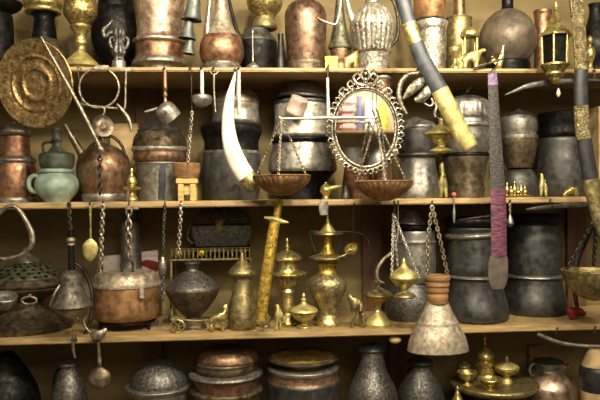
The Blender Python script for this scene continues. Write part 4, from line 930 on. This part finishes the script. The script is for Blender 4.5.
t.box('x', 171, 317, 186, 322, -.009, .009, None, bm=bm); t.box('x', 171, 309, 173, 318, -.009, .009, None, bm=bm); t.tube('x', [(185, 321, 0), (196, 322, 0), (210, 321, 0)], 1, None, bm=bm); t.tube('x', [(178, 327, -.013), (178, 327, .013)], 1, None, n=1, bm=bm); t.tube('x', [(178, 327, 0), (178, 320, 0)], 1, None, n=1, bm=bm)
t.mesh('cart', bm, 'dull')
t = T('vase', 'tall dull brass bottle vase with flared top beside the brass sword', 'vase', 243, 258, 332, 'c', Y=.065)
t.lathe('body', [(277, 9), (282, 8.6), (290, 9.4), (300, 12), (312, 14.4), (322, 15), (328, 14.4), (331, 13), (332, 12)], 'dull'); t.lathe('top', [(252, 1), (256, 2.2), (260, 4), (265, 8), (269, 12), (273, 14.4), (276, 13), (278, 9.4)], 'dull')
t = T('brass_sword', 'yellow gilt short sword in engraved sheath with cross guard', 'sword', 270, 196, 326, None, Y=-.07)
t.strap('sheath', [(275, 222), (271, 245), (266.5, 275), (262.5, 305), (261, 324)], [5.4, 5.6, 5.8, 5.8, 5], [2.4] * 5, 'gold', n=4)
t.strap('tip', [(261.2, 320), (260.8, 324), (260.6, 327)], [5.8, 5.6, 3], [3, 2.8, 1.6], 'brass', n=3)
t.strap('guard', [(264, 217.5), (270, 218.5), (276, 219.5), (282, 221.5), (288, 222.5)], [1.2, 2.4, 3.4, 2.4, 1.2], [1.4, 2, 3, 2, 1.4], 'pale_b', label='pale brass cross guard'); t.strap('grip', [(279.6, 199), (278, 209), (276, 220)], [4.2, 3.6, 4], [2.6] * 3, 'gold')
hook(t, 279, 203)
t = T('star', 'tiny white metal star standing on the shelf edge by the sword tip', 'star', 264, 322, 334, 'c', Y=.012)
t.strap('x', [(260, 328), (264, 328), (268, 328)], [.5, 1.8, .5], .8, 'tin_l'); t.strap('points', [(264, 322), (264, 328), (264, 334)], [.5, 1.9, .6], .8, 'tin_l')
t = T('oil_lamp', 'tall brass column lamp with dome top and broad drip disc', 'lamp', 288, 240, 332, 'c', Y=.12)
t.lathe('finial', [(238, .6), (241, 1.6), (244, 1.2), (247, 2.6), (250, 1.8), (252, 3)], 'brass', seg=24); t.lathe('dome', [(251, 4), (253.5, 8.4), (256.6, 12.6), (259.6, 14.8), (261.4, 14.6), (262.6, 10)], 'brass')
t.lathe('drum', [(262, 10.6), (264, 10.4), (271, 10.4), (273, 11.4), (275, 12)], 'brass'); t.lathe('disc', [(274, 11), (275, 18), (276.4, 20), (278, 19), (279, 11)], 'brass'); t.lathe('bowl', [(278.6, 11.4), (281, 11.4), (287, 10), (291, 6.6)], 'brass', flutes=(16, .12, 279, 290))
t.lathe('stem', [(290.6, 6.6), (293, 5.4), (297, 7), (301, 5.4), (308, 6), (314, 6.6), (319, 5.4), (323, 8), (328, 11), (330, 12), (332, 11.4)], 'brass')
t = T('bird_figurine', 'pale brass long-legged bird figurine left of the tiny lidded cup', 'figurine', 277, 303, 334, 'c', Y=.03)
t.skin('body', {'a': (279, 315, 0, 3.6), 'b': (275, 314, 0, 3.4), 'n': (277.5, 308.5, 0, 2), 'h': (277.5, 305, 0, 1.8), 'k': (274.6, 305.6, 0, .6), 't': (283, 318, 0, 1.4), 'l1': (277, 324, -.004, 1), 'f1': (276, 334, -.004, 1.2), 'l2': (280, 324, .004, 1), 'f2': (281, 334, .004, 1.2)},
       [('a', 'b'), ('a', 'n'), ('n', 'h'), ('h', 'k'), ('a', 't'), ('a', 'l1'), ('l1', 'f1'), ('a', 'l2'), ('l2', 'f2')], 'pale_b')
t = T('bird_figurine', 'smaller brass bird figurine tucked against the gilt sword sheath', 'figurine', 266, 311, 333, 'c', Y=.062)
t.skin('body', {'a': (267, 318, 0, 2.8), 'n': (265.6, 313, 0, 1.6), 'h': (265.4, 310.8, 0, 1.5), 'k': (263, 311.4, 0, .5), 't': (270, 320, 0, 1), 'l1': (266.4, 333, -.003, 1), 'l2': (268.4, 333, .003, 1)}, [('a', 'n'), ('n', 'h'), ('h', 'k'), ('a', 't'), ('a', 'l1'), ('a', 'l2')], 'dull')
t = T('lidded_cup', 'little brass lidded cup with finial before the big chased vase', 'cup', 304, 293, 332, 'c', Y=.05)
t.lathe('lid', [(293, .6), (296, 1.8), (298, 1.2), (300, 3), (303, 2.4), (306, 5), (309, 11), (311.5, 14), (313, 14.4), (314, 13)], 'pale_b', seg=32); t.lathe('bowl', [(313.6, 12.4), (316, 12), (321, 9.4), (324, 5), (326, 3.4)], 'brass', seg=32); t.lathe('foot', [(325.8, 3.2), (328, 4.6), (330, 7.4), (332, 7)], 'brass', seg=32)
t = T('chased_vase', 'large chased brass baluster vase topped by a cone lamp', 'vase', 328, 262, 331, 'c', Y=.085)
t.lathe('body', [(274, 10), (276, 12), (279, 16), (284, 19), (289, 19.2), (296, 17), (305, 13), (313, 10.4), (318, 10), (321, 11)], 'dull_e'); t.lathe('neck', [(262, 9), (263, 10), (266, 9), (271, 8.6), (275, 10.4)], 'gold', label='yellow neck'); t.lathe('foot', [(320.6, 10.6), (324, 11.6), (327, 13), (329, 13.4), (331, 13)], 'brass'); v = t
t = T('cone_lamp', 'brass cone-topped lamp with saucer on the chased baluster vase', 'lamp', 328, 214, 263, on=(v, 262))
t.lathe('cone', [(212, .5), (216, 1), (222, 2.2), (228, 5.4), (232, 8), (233.4, 11)], 'pale_b'); t.lathe('upper_disc', [(232.6, 11), (233, 15), (234.4, 15.4), (236, 9), (238, 6)], 'dull', seg=36)
t.lathe('stem', [(237, 6), (240, 4), (246, 4), (250, 5.6), (255, 9)], 'gold'); t.lathe('saucer', [(254.6, 9), (257, 17), (258.6, 19), (260, 17), (262, 9.6), (263, 9)], 'dull')
bm = bmesh.new()
t.tube('w', [(309, 231.5), (320, 232), (345, 232), (360, 234), (367, 239), (369.5, 252), (370, 275)], .7, None, bm=bm); t.tube('w', [(309, 231.5), (313, 246), (317, 257)], .9, None, bm=bm); t.tube('w', [(343, 233), (342, 240), (339, 256)], .7, None, bm=bm)
t.mesh('wire_frame', bm, 'iron', label='dark wire frame')
t = T('brass_ladle', 'small shiny brass ladle bowl leaning beside the cone lamp', 'ladle', 352, 244, 268, None, Y=.0)
t.lathe('bowl', [(246, 6.4), (247, 7), (251, 6), (255, 2)], 'brass', tilt=(250, -30, 24), seg=28, open_=5); t.tube('handle', [(347, 254), (342, 256, -.006), (337, 257, -.012)], [1.4, 1, 1], 'dull')
hook(t, 354, 246, 353, .35)
t = T('grey_tag', 'grey cloth tag hanging from the shelf edge above the cone lamp', 'tag', 324, 198, 216, None, Y=-.02)
t.strap('tag', [(324, 201), (323.6, 208), (324, 215)], [4, 4.8, 3.8], .8, 'tin_h', seg=8); hook(t, 324, 204)
t = T('standing_bird_figurine', 'brown brass long-legged animal figurine between vase and stemmed goblet', 'figurine', 357, 292, 331, 'c', Y=.032)
t.skin('body', {'a': (361, 305, 0, 4.6), 'b': (354.5, 303, 0, 4.4), 'n': (350, 298, 0, 2.4), 'h': (349.6, 294.5, 0, 2.2), 'm': (348, 301, 0, 1.4), 'w': (364, 311, 0, 2), 'l1': (353, 318, -.006, 1.3), 'f1': (352, 330, -.006, 1.3), 'l2': (355, 318, .006, 1.2), 'f2': (353.5, 330, .008, 1.2), 'l3': (362, 317, -.006, 1.4), 'f3': (364, 330, -.006, 1.4), 'l4': (361, 317, .006, 1.2), 'f4': (360.5, 330, .008, 1.2)},
       [('a', 'b'), ('b', 'n'), ('n', 'h'), ('h', 'm'), ('a', 'w'), ('b', 'l1'), ('l1', 'f1'), ('b', 'l2'), ('l2', 'f2'), ('a', 'l3'), ('l3', 'f3'), ('a', 'l4'), ('l4', 'f4')], 'dull')
t = T('stemmed_goblet', 'lidded brass goblet on tall stem with bright cone foot', 'goblet', 378, 279, 332, 'c', Y=.055)
t.lathe('lid', [(279, 1.4), (281, 3.4), (284, 3.2), (286, 2), (288, 3), (290, 6), (293, 11), (295.6, 14.6), (297, 14.8), (298, 13)], 'dull'); t.lathe('bowl', [(297.6, 12.6), (300, 12), (303, 9), (306, 5)], 'gold'); t.lathe('stem', [(305.6, 5), (309, 4), (313, 3.6), (316, 4.6)], 'brass')
t.lathe('foot', [(315.6, 4.4), (319, 7), (323, 10), (327, 12.4), (329, 13.4), (332, 13)], 'pale_b')
t = T('hanging_lamp', 'brass lidded dish lamp hanging on three pale chains before dark pots', 'lamp', 404, 208, 299, None, Y=-.065)
t.lathe('lid', [(258, .8), (261, 2.4), (264, 2.6), (267, 4), (270, 8), (273, 12), (276, 14), (278, 14.4), (279, 13.6)], 'pale_b'); t.lathe('bowl', [(278.6, 13.6), (281, 12.4), (285, 9), (288, 5), (290, 3.4)], 'brass'); t.lathe('foot', [(289.8, 3.2), (292, 5), (294.6, 11), (296.4, 11.6), (297.6, 10)], 'dull')
bm = bmesh.new()
for (x1, y1, d) in ((391, 278, -.01), (418, 277, -.012), (400, 268, .03)): t.chain('chain', [(393.5, 214, 0), (x1, y1, d)], 'tin_l', 3.4, .6)
hook(t, 394, 215, 393.5, .9)
t = T('curved_hook', 'curved grey iron handle arching behind the hanging brass lamp', 'hook', 384, 226, 300, None, Y=-.01)
hook(t, 398, 206)
t.tube('bow', [(398, 205), (398, 222), (397, 240), (392, 252), (383, 260), (377, 270), (378, 280), (384, 283)], [.6, .8, 1.6, 1.9, 2, 2, 1.8, 1], 'iron_l')
t = T('silver_jar', 'low chased silver jar under the dark steel pot', 'jar', 410, 282, 328, 'c', Y=.17)
t.lathe('body', [(282, 16), (284, 17), (290, 20), (302, 23.4), (314, 24.6), (324, 24), (328, 23)], 'silver_e'); v = t
t = T('steel_pot', 'dark banded steel pot stacked on the chased silver jar', 'pot', 414, 224, 283, on=(v, 282))
t.lathe('body', [(230, 20), (232, 21), (240, 21), (242, 22.4), (245, 21.4), (262, 22), (276, 20.4), (283, 17)], 'tin_h'); t.lathe('rim', [(224, 19.4), (225, 21.4), (227, 21.8), (231, 20.4)], 'black', open_=5); v = t
t = T('tin_cup', 'pale tin vessel tipped over on top of the banded steel pot', 'cup', 410, 209, 225, on=(v, 224))
t.lathe('body', [(210, 9), (211, 10), (218, 12), (224, 15), (225, 15)], 'tin', tilt=(225, 4, 0), seg=32)
t = T('shovel_bell', 'pale flared metal scoop with turned wooden socket hung on two chains', 'scoop', 438, 204, 352, None, Y=-.125)
t.lathe('socket', [(275, 12), (276, 13), (280, 12.6), (281, 11.6), (285, 12.2), (287, 11), (291, 11.4), (293, 10.4), (297, 10.8), (303, 10)], 'wood_h', label='turned wooden socket')
t.lathe('flare', [(301, 10.6), (304, 11.6), (312, 15.4), (321, 20), (322.4, 21.2), (324, 21), (331, 25), (337, 28), (343, 29.8), (348, 30.6), (350, 31), (350, 31), (351, 29.6)], 'bone', open_=0, sy=.7)
bm = bmesh.new()
t.chain('chain', [(432, 206), (428, 238), (427, 277)], 'iron_l', 5, .8); t.chain('chain', [(432, 206), (440, 240), (448, 277)], 'iron_l', 5, .8)
hook(t, 432, 208)
t = T('small_brass_bell', 'tiny brass bell on the shelf between the scoop and the cauldrons', 'bell', 447, 303, 328, 'c', Y=.022)
t.lathe('body', [(303, 1), (306, 3.6), (312, 5), (318, 5.6), (326, 6), (328, 5)], 'brass', seg=24)
# cauldrons
t = T('cauldron', 'broad-based sooty cauldron nearest the scoop, bottom of its stack', 'cauldron', 476, 274, 324, 'c', Y=.125)
t.lathe('body', [(275, 26), (278, 26), (287, 26.6), (297, 28.6), (307, 31), (316, 32.2), (322, 31.4), (324, 29)], 'caul'); t.lathe('lip', [(273.6, 27), (275, 29.4), (276.4, 29.6), (278, 27)], 'tin_h', label='lighter lip'); v = t
t = T('cauldron', 'sooty cauldron with tilted rim rings, upper of the stack beside the belt', 'cauldron', 475, 214, 275, on=(v, 274))
t.lathe('body', [(226, 27), (229, 27.6), (233, 26), (240, 26), (256, 26.6), (268, 27.4), (275, 27)], 'caul'); t.lathe('rim', [(217, 28), (219, 30), (222, 30.4), (227, 28)], 'black', open_=8); t.lathe('ring', [(232, 27), (234, 29.4), (236.4, 29), (238, 26.4)], 'tin_h', tilt=(234, -4, 0))
bm = bmesh.new(); t.tube('h', [(447, 224, -.02), (456, 219, -.075), (474, 216, -.09), (492, 214, -.08), (503, 213, -.02)], 1.2, None, bm=bm); t.mesh('bail', bm, 'iron')
t = T('cauldron', 'sooty cauldron right of the belt, bottom of its stack', 'cauldron', 535, 274, 325, 'c', Y=.222)
t.lathe('body', [(275, 26), (278, 26), (287, 26.6), (297, 28.4), (308, 30.6), (317, 31.2), (323, 30.4), (325, 29)], 'caul'); t.lathe('lip', [(273, 27), (274.4, 29), (276, 29.4), (278, 27)], 'tin_h', label='lighter lip'); v = t
t = T('cauldron', 'sooty cauldron under the curved black blade, upper of its stack', 'cauldron', 534, 214, 275, on=(v, 274))
t.lathe('body', [(224, 24), (226, 25), (236, 26.4), (252, 27), (266, 26.6), (275, 25.6)], 'caul'); t.lathe('rim', [(214, 23), (215, 25.4), (218, 26), (222, 24), (225, 24.4)], 'black', open_=8)
t = T('sabre', 'black curved blade lying level just under the middle shelf edge', 'sabre', 560, 202, 216, None, Y=-.012)
t.strap('blade', [(526, 209.5), (540, 208), (560, 206), (580, 205), (604, 203.4)], [1, 2.2, 2.6, 2.8, 2.8], .8, 'iron'); hook(t, 550, 203); hook(t, 592, 203)
t = T('pendant', 'little silver teardrop pendant hanging behind the beaded belt', 'pendant', 510, 203, 228, None, Y=-.025)
t.chain('chain', [(510, 204), (510, 214)], 'iron_l', 3, .5); t.lathe('drop', [(214, .6), (217, 2), (221, 3.2), (224, 3.6), (227, 1)], 'silver', seg=20); hook(t, 510, 202)
t = T('hanging_pan', 'ochre brass weighing pan hung on chains at the shelf end', 'pan', 594, 212, 302, None, Y=-.075)
t.lathe('pan', [(269, 30), (270, 31.4), (272, 31), (280, 28.6), (290, 22), (297, 13), (300, 6)], 'dull', open_=20)
bm = bmesh.new()
for (x1, y1, d) in ((567, 269, 0), (597, 271, -.09), (607, 268, .08)): t.chain('chain', [(597, 216, 0), (x1, y1, d)], 'iron', 5, .9)
hook(t, 597, 217)
t = T('black_bar', 'black iron bar leaning behind the ochre weighing pan', 'bar', 572, 225, 320, None, Y=.16)
t.strap('bar', [(602, 226, .06), (590, 244, .04), (580, 262, .02), (575, 290, 0), (576, 315, -.02)], [2, 3.4, 3, 2.4, 2], 1.4, 'black')
t = T('red_cloth', 'crumpled red and pink rag on the shelf under the weighing pan', 'cloth', 575, 299, 326, 'c', Y=.07)
t.skin('rag', {'a': (566, 314, 0, 3), 'b': (571, 309, 0, 4), 'c': (577, 313, 0, 3.4), 'd': (583, 317, .01, 3), 'e': (588, 321, .02, 2.4), 'f': (573, 326, 0, 3)}, [('b', 'a'), ('b', 'c'), ('c', 'd'), ('d', 'e'), ('b', 'f')], 'red')
t = T('spoon_loop', 'bent silver spoon hooked over the shelf edge above a hanging ladle', 'spoon', 97, 324, 340, None, Y=-.03)
t.strap('bowl', [(90, 333, .006), (95, 335.4), (101, 334), (106, 329, .006)], [2, 4.6, 4.6, 1.6], [1, 2, 2, 1], 'iron_l'); t.tube('handle', [(90, 333, .006), (85, 328, .01), (82, 322, .02), (84, 318, .035)], 1, 'iron_l'); hook(t, 98, 334)
t = T('brass_catch', 'dark clasp with yellow twist hanging from the shelf under the flask', 'clasp', 75, 318, 360, None, Y=-.02)
t.chain('twist', [(72, 334), (77, 318)], 'gold', 4, .9, label='yellow twist'); t.tube('rod', [(74, 333, 0), (73, 346), (75, 358)], [1.8, 1.7, 1], 'iron_l'); hook(t, 75, 338)

# ================================================================== LOWEST SHELF
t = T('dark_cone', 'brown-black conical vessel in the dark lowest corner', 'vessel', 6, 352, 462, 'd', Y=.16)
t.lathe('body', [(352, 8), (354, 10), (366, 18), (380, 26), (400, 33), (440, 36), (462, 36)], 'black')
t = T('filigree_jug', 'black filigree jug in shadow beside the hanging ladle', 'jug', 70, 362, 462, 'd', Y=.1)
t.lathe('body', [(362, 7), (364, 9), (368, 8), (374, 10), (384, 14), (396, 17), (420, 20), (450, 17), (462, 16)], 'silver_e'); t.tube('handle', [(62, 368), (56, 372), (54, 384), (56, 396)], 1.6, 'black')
t = T('ladle', 'grey iron ladle hanging bowl-down below the shelf in the dark', 'ladle', 99, 338, 390, None, Y=-.02)
t.tube('handle', [(98, 340), (99, 352), (99.5, 362), (99.6, 369)], [1.4, 1.6, 2.2, 1.6], 'iron_l', label='knobbed handle'); t.strap('bowl', [(99.6, 367), (99.6, 371), (99.5, 378), (99.4, 386), (99.4, 390)], [2, 8.6, 11.4, 8.6, 2], [1, 3, 5, 4, 1], 'brown_l'); hook(t, 98, 341)
t = T('rim_bowl', 'wide tin-rimmed bowl under the engraved silver dome', 'bowl', 159, 386, 462, 'd', Y=.13)
t.lathe('body', [(384, 31), (385.4, 32.6), (388, 32), (392, 29.6), (410, 27), (440, 22), (462, 20)], 'tin_h'); v = t
t = T('domed_bowl', 'engraved dark silver dome lid seated on the tin-rimmed bowl', 'lid', 159, 360, 385, on=(v, 384))
t.lathe('dome', [(360, 3), (361, 8), (364, 15), (369, 21.4), (375, 25.6), (381, 27.8), (385, 28)], 'silver_e', flutes=(24, .015, 362, 384))
t = T('basin', 'lowest visible basin of the copper bowl stack', 'bowl', 227, 388, 462, 'd', Y=.13)
t.lathe('body', [(387, 35), (388.4, 36.4), (391, 36), (394, 33.6), (412, 32), (440, 28), (462, 24)], 'brown_l'); v = t
t = T('basin', 'wide grey-rimmed bowl in the middle of the copper bowl stack', 'bowl', 226, 371, 388, on=(v, 387))
t.lathe('body', [(371, 34.4), (372.4, 36.2), (375, 36), (377, 33.6), (381, 32.4), (385, 31), (388, 30)], 'copper_d'); t.lathe('rim', [(370.6, 34), (371.6, 36.4), (373.4, 37), (375, 35.6)], 'tin', label='grey tinned rim'); v = t
t = T('bowl', 'dark bowl just under the shiny upturned copper bowl', 'bowl', 226, 359, 373, on=(v, 370.5))
t.lathe('body', [(359, 29.6), (360, 31), (362, 31.4), (364, 30.4), (369, 30.4), (373, 28)], 'brown'); v = t
t = T('copper_bowl', 'shiny copper bowl upturned on top of the bowl stack', 'bowl', 228, 349, 361, on=(v, 359.6))
t.lathe('body', [(348, 19), (348.4, 22), (350, 26), (353, 29), (357, 30.6), (360, 31), (361, 30)], 'copper_d')
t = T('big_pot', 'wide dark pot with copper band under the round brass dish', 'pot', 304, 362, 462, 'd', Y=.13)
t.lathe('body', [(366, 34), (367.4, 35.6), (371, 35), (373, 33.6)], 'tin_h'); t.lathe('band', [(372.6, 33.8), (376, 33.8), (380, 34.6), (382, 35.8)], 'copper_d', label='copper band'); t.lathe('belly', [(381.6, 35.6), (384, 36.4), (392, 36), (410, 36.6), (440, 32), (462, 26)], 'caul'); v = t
t = T('brass_dish', 'round yellow embossed dish lying as a lid on the dark pot', 'dish', 303, 355, 367, on=(v, 366))
t.lathe('dish', [(359.4, .4), (359, 8), (358, 11), (358.4, 14), (359.4, 20), (358.6, 25), (357, 29), (356.4, 33), (357, 35.4), (358.4, 35.4), (361, 30), (364, 22), (367, 20)], 'dish_y', smooth=3)
t.lathe('rim', [(356, 32), (355.4, 34), (356.2, 36), (358.2, 36), (360, 33)], 'brown_l', smooth=3, ring=True, label='dull brownish rim')
t = T('scaly_jug', 'grey scale-patterned jug with hooded spout, nearer the brass dish', 'jug', 373, 344, 462, 'd', Y=.1)
t.lathe('body', [(352, 11.6), (358, 12), (364, 12.6), (372, 14), (382, 17.8), (392, 22.4), (404, 25), (424, 26), (448, 20), (462, 18)], 'silver_e'); t.lathe('hood', [(343, 5), (344, 9), (347, 13), (350, 14.4), (352, 13.6), (354, 11.6)], 'steel_d', sy=.9)
t = T('scaly_jug', 'darker scale-patterned jug, second jug from the brass dish', 'jug', 421, 358, 462, 'd', Y=.16)
t.lathe('body', [(366, 11), (372, 11.6), (382, 15), (394, 20), (410, 24), (430, 24), (450, 18), (462, 16)], 'silver_e'); t.lathe('hood', [(357, 4), (358, 9), (361, 12.4), (364, 13), (366, 11.6), (368, 11)], 'caul')
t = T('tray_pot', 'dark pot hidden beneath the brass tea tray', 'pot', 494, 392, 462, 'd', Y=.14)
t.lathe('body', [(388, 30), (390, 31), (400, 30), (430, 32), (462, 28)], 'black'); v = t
t = T('tea_tray', 'round brass tray set with goblets and a tall coffee pot', 'tray', 494, 382, 389, on=(v, 388))
t.lathe('tray', [(382, 40), (382, 42), (383, 43), (384.6, 43), (387, 40), (389, 36)], 'dull', open_=0); t.lathe('well', [(381.4, 41.6), (382, 42.8), (383, 43.4), (384, 42.6)], 'dull', smooth=2, ring=True, label='brass rim'); tr = t
def ontray(name, label, cat, px, d, top, bot, parts, group=None):
    t = T(name, label, cat, px, top, bot, on=(tr, 382), Y=tr.Y + d, group=group)
    for (n_, pr, m_, kw) in parts: t.lathe(n_, pr, m_, **dict(dict(seg=32), **kw))
    return t
ontray('coffee_pot', 'tall brass coffee pot with tiered dome lid at the back of the tray', 'coffee pot', 485, .03, 336, 379,
       [('body', [(366, 9), (367, 10), (372, 9.6), (379, 9.4)], 'brass', {}), ('dome', [(345, 1), (347, 3), (351, 7), (356, 9.4), (359, 8.2), (360, 9.6), (364, 10), (367, 9.6)], 'brass', {}), ('finial', [(333, .5), (335, 1.2), (337, 2.2), (340, 1), (342, 1.4), (345.4, 1)], 'brass', {})])
ontray('goblet', 'brass goblet standing on the tray edge nearest the flared scoop', 'goblet', 467, -.02, 371, 388,
       [('bowl', [(371, 9.6), (372, 10), (375, 9), (380, 7), (383, 3)], 'brass', {'open_': 6}), ('foot', [(382.6, 2.8), (385, 3), (388, 5.4)], 'gold', {})])
ontray('footed_bowl', 'low brass footed bowl at the front middle of the tray', 'bowl', 490, -.085, 378, 395,
       [('bowl', [(378, 12), (379, 12.4), (382, 11), (387, 7), (390, 3)], 'brass', {'open_': 6}), ('foot', [(389.6, 3), (392, 3), (395, 5.4)], 'gold', {})])
ontray('sugar_bowl', 'lidded brass sugar bowl with finial on the tray', 'sugar bowl', 507, -.01, 356, 391,
       [('lid', [(356, .6), (359, 1.8), (362, 1.4), (364, 4), (367, 9), (370, 12), (372, 11.6)], 'pale_b', {}), ('bowl', [(371.6, 12), (374, 11.6), (378, 9), (382, 4)], 'brass', {}), ('foot', [(381.6, 3.4), (384, 3.4), (387, 5), (391, 6)], 'pale_b', {})])
ontray('dark_goblet', 'darker lidded goblet at the back of the tray beside the coffee pot', 'goblet', 464, .065, 360, 379,
       [('bowl', [(360, 1), (362, 3), (365, 7), (368, 7.4), (371, 5), (374, 2.4)], 'dull', {}), ('foot', [(373.6, 2.4), (376, 3), (379, 5)], 'dull', {})])
t = T('finial_lamp', 'small brass spire finial rising below the tea tray rim', 'lamp', 458, 386, 462, 'd', Y=.03)
t.lathe('spire', [(386, .6), (389, 1.8), (391, 1.2), (394, 2.6), (398, 3.6), (410, 8), (440, 9), (462, 8)], 'brass', seg=28)
t = T('silver_jug', 'shiny copper and silver jug with curved handle below the grey curved sword', 'jug', 549, 361, 462, 'd', Y=.222)
t.lathe('body', [(374, 14), (378, 16.4), (384, 21), (392, 25), (402, 27), (424, 26), (450, 20), (462, 18)], 'copper_t'); t.lathe('neck', [(362, 15.4), (363, 16), (366, 15), (372, 13.6), (375, 14.4)], 'tin'); t.lathe('lid', [(357, 6), (358, 10), (361, 14.6), (362.6, 15.4)], 'steel_d')
t.tube('handle', [(536, 364), (531, 368), (529.6, 377), (532, 386), (537, 391)], [1.6, 1.8, 1.9, 1.8, 1.6], 'tin', label='pale curved handle'); t.tube('spout', [(562, 374), (566, 370), (569, 368)], [4, 3, 2], 'copper_t')
t = T('curved_sword', 'long grey curved sword hanging under the shelf above the jug', 'sword', 570, 333, 350, None, Y=-.035)
t.tube('blade', [(538, 334), (548, 338.6), (562, 343), (580, 345.6), (606, 346.6)], [1.8, 2, 1.9, 1.8, 1.8], 'tin_h'); hook(t, 556, 334); hook(t, 594, 334)
t = T('wooden_plaque', 'small brown wooden plaque leaning at the back above the silver jug', 'plaque', 537, 344, 462, 'd', Y=.333)
t.box('plaque', 529, 345, 546, 462, -.006, .006, 'wood_h')
t = T('tan_vase', 'tan and black vase cut by the frame on the lowest shelf', 'vase', 598, 348, 462, 'd', Y=.08)
t.lathe('body', [(349, 7), (352, 9), (360, 12), (370, 15)], 'tan'); t.lathe('belly', [(369.6, 15), (374, 17), (386, 17.4), (400, 16)], 'leather_d', label='black belly'); t.lathe('lower', [(399.6, 16), (420, 15), (462, 12)], 'tan')
t = T('pale_knob', 'pale round knob screwed under the shelf edge by the scoop', 'knob', 395, 334, 344, None, Y=.03)
t.lathe('knob', [(336, 3), (338, 6), (341, 6), (343.4, 3)], 'tan', seg=24)
# ================================================================== the wall across the aisle, seen only in the mirror
M['pinkcloth'] = plain('pale pink cloth', (228, 184, 172), (206, 156, 148), .85, 20, .1)
M['bluecloth'] = plain('grey blue glaze', (112, 122, 156), (84, 94, 128), .4, 14, .05)
M['white'] = plain('white enamel', (236, 232, 222), (220, 214, 200), .5, 10, .03)
M['lime'] = plain('yellow green glaze', (196, 198, 92), (164, 168, 66), .35, 12, .05)
def far(name, label, cat, loc, prof, mat, group=None):
    bm = bmesh.new(); pr = catmull(prof, 3); revolve(bm, [(0, pr[0][1])] + [(r, z) for r, z in pr] + [(0, pr[-1][1])], 32)
    o = mesh_obj(name, bm, mat); o.location = loc; o['label'] = label; o['category'] = cat
    if group: o['group'] = group
    return o
for z, lab in ((1.85, 'brown shelf board across the aisle, crossing the mirror image'), (1.42, 'lower brown shelf board across the aisle under the mirrored grey pots')):
    bm = bmesh.new(); boxm(bm, .1, 1.5, 0, .26, -.02, 0, .002)
    o = mesh_obj('shelf_board', bm, 'board'); o.location = (0, FRONT, z); o['label'] = lab; o['category'] = 'shelf'; o['group'] = 'wooden wall shelves'
FY = FRONT + .13
bm = bmesh.new()
for k in range(4): boxm(bm, -.065, .065, -.09, .09, k * .066, k * .066 + .064, .02)
o = mesh_obj('blanket', bm, 'pinkcloth'); o.location = (.635, FY, 1.85); o['label'] = 'pale pink folded blanket pile reflected in the mirror'; o['category'] = 'blanket'
far('vase', 'slim grey-blue vase reflected in the mirror beside the pink blanket', 'vase', (.735, FY, 1.85), [(.026, 0), (.03, .05), (.03, .16), (.02, .24), (.024, .28)], 'bluecloth')
bm = bmesh.new(); boxm(bm, -.045, .045, -.06, .06, 0, .24, .006)
o = mesh_obj('tin_box', bm, 'white'); o.location = (.82, FY, 1.85); o['label'] = 'white enamel box reflected in the mirror'; o['category'] = 'box'
far('jar', 'yellow-green glazed jar reflected in the mirror', 'jar', (.92, FY, 1.85), [(.035, 0), (.045, .06), (.045, .14), (.028, .2), (.03, .22)], 'lime')
far('pot', 'grey pot reflected low in the mirror, nearer the pointer side', 'pot', (.66, FY, 1.42), [(.09, 0), (.1, .08), (.1, .2), (.085, .28), (.09, .3)], 'tin_h')
far('pot', 'grey domed pot reflected low in the mirror, under the yellow-green jar', 'pot', (.89, FY, 1.42), [(.1, 0), (.11, .1), (.09, .22), (.05, .27), (.02, .3)], 'tin')
# ------------------------------------------------------------------ finish: a thing of one part becomes that mesh
for t in ALL:
    kids = [o for o in t.root.children]
    if len(kids) == 1 and not kids[0].get('label'):
        o = kids[0]; r = t.root
        o.parent = None; o.matrix_world = Matrix.Translation(r.location)
        for k in ('label', 'category', 'group', 'kind'):
            if k in r: o[k] = r[k]
        nm = r.name; bpy.data.objects.remove(r); o.name = nm; t.root = o
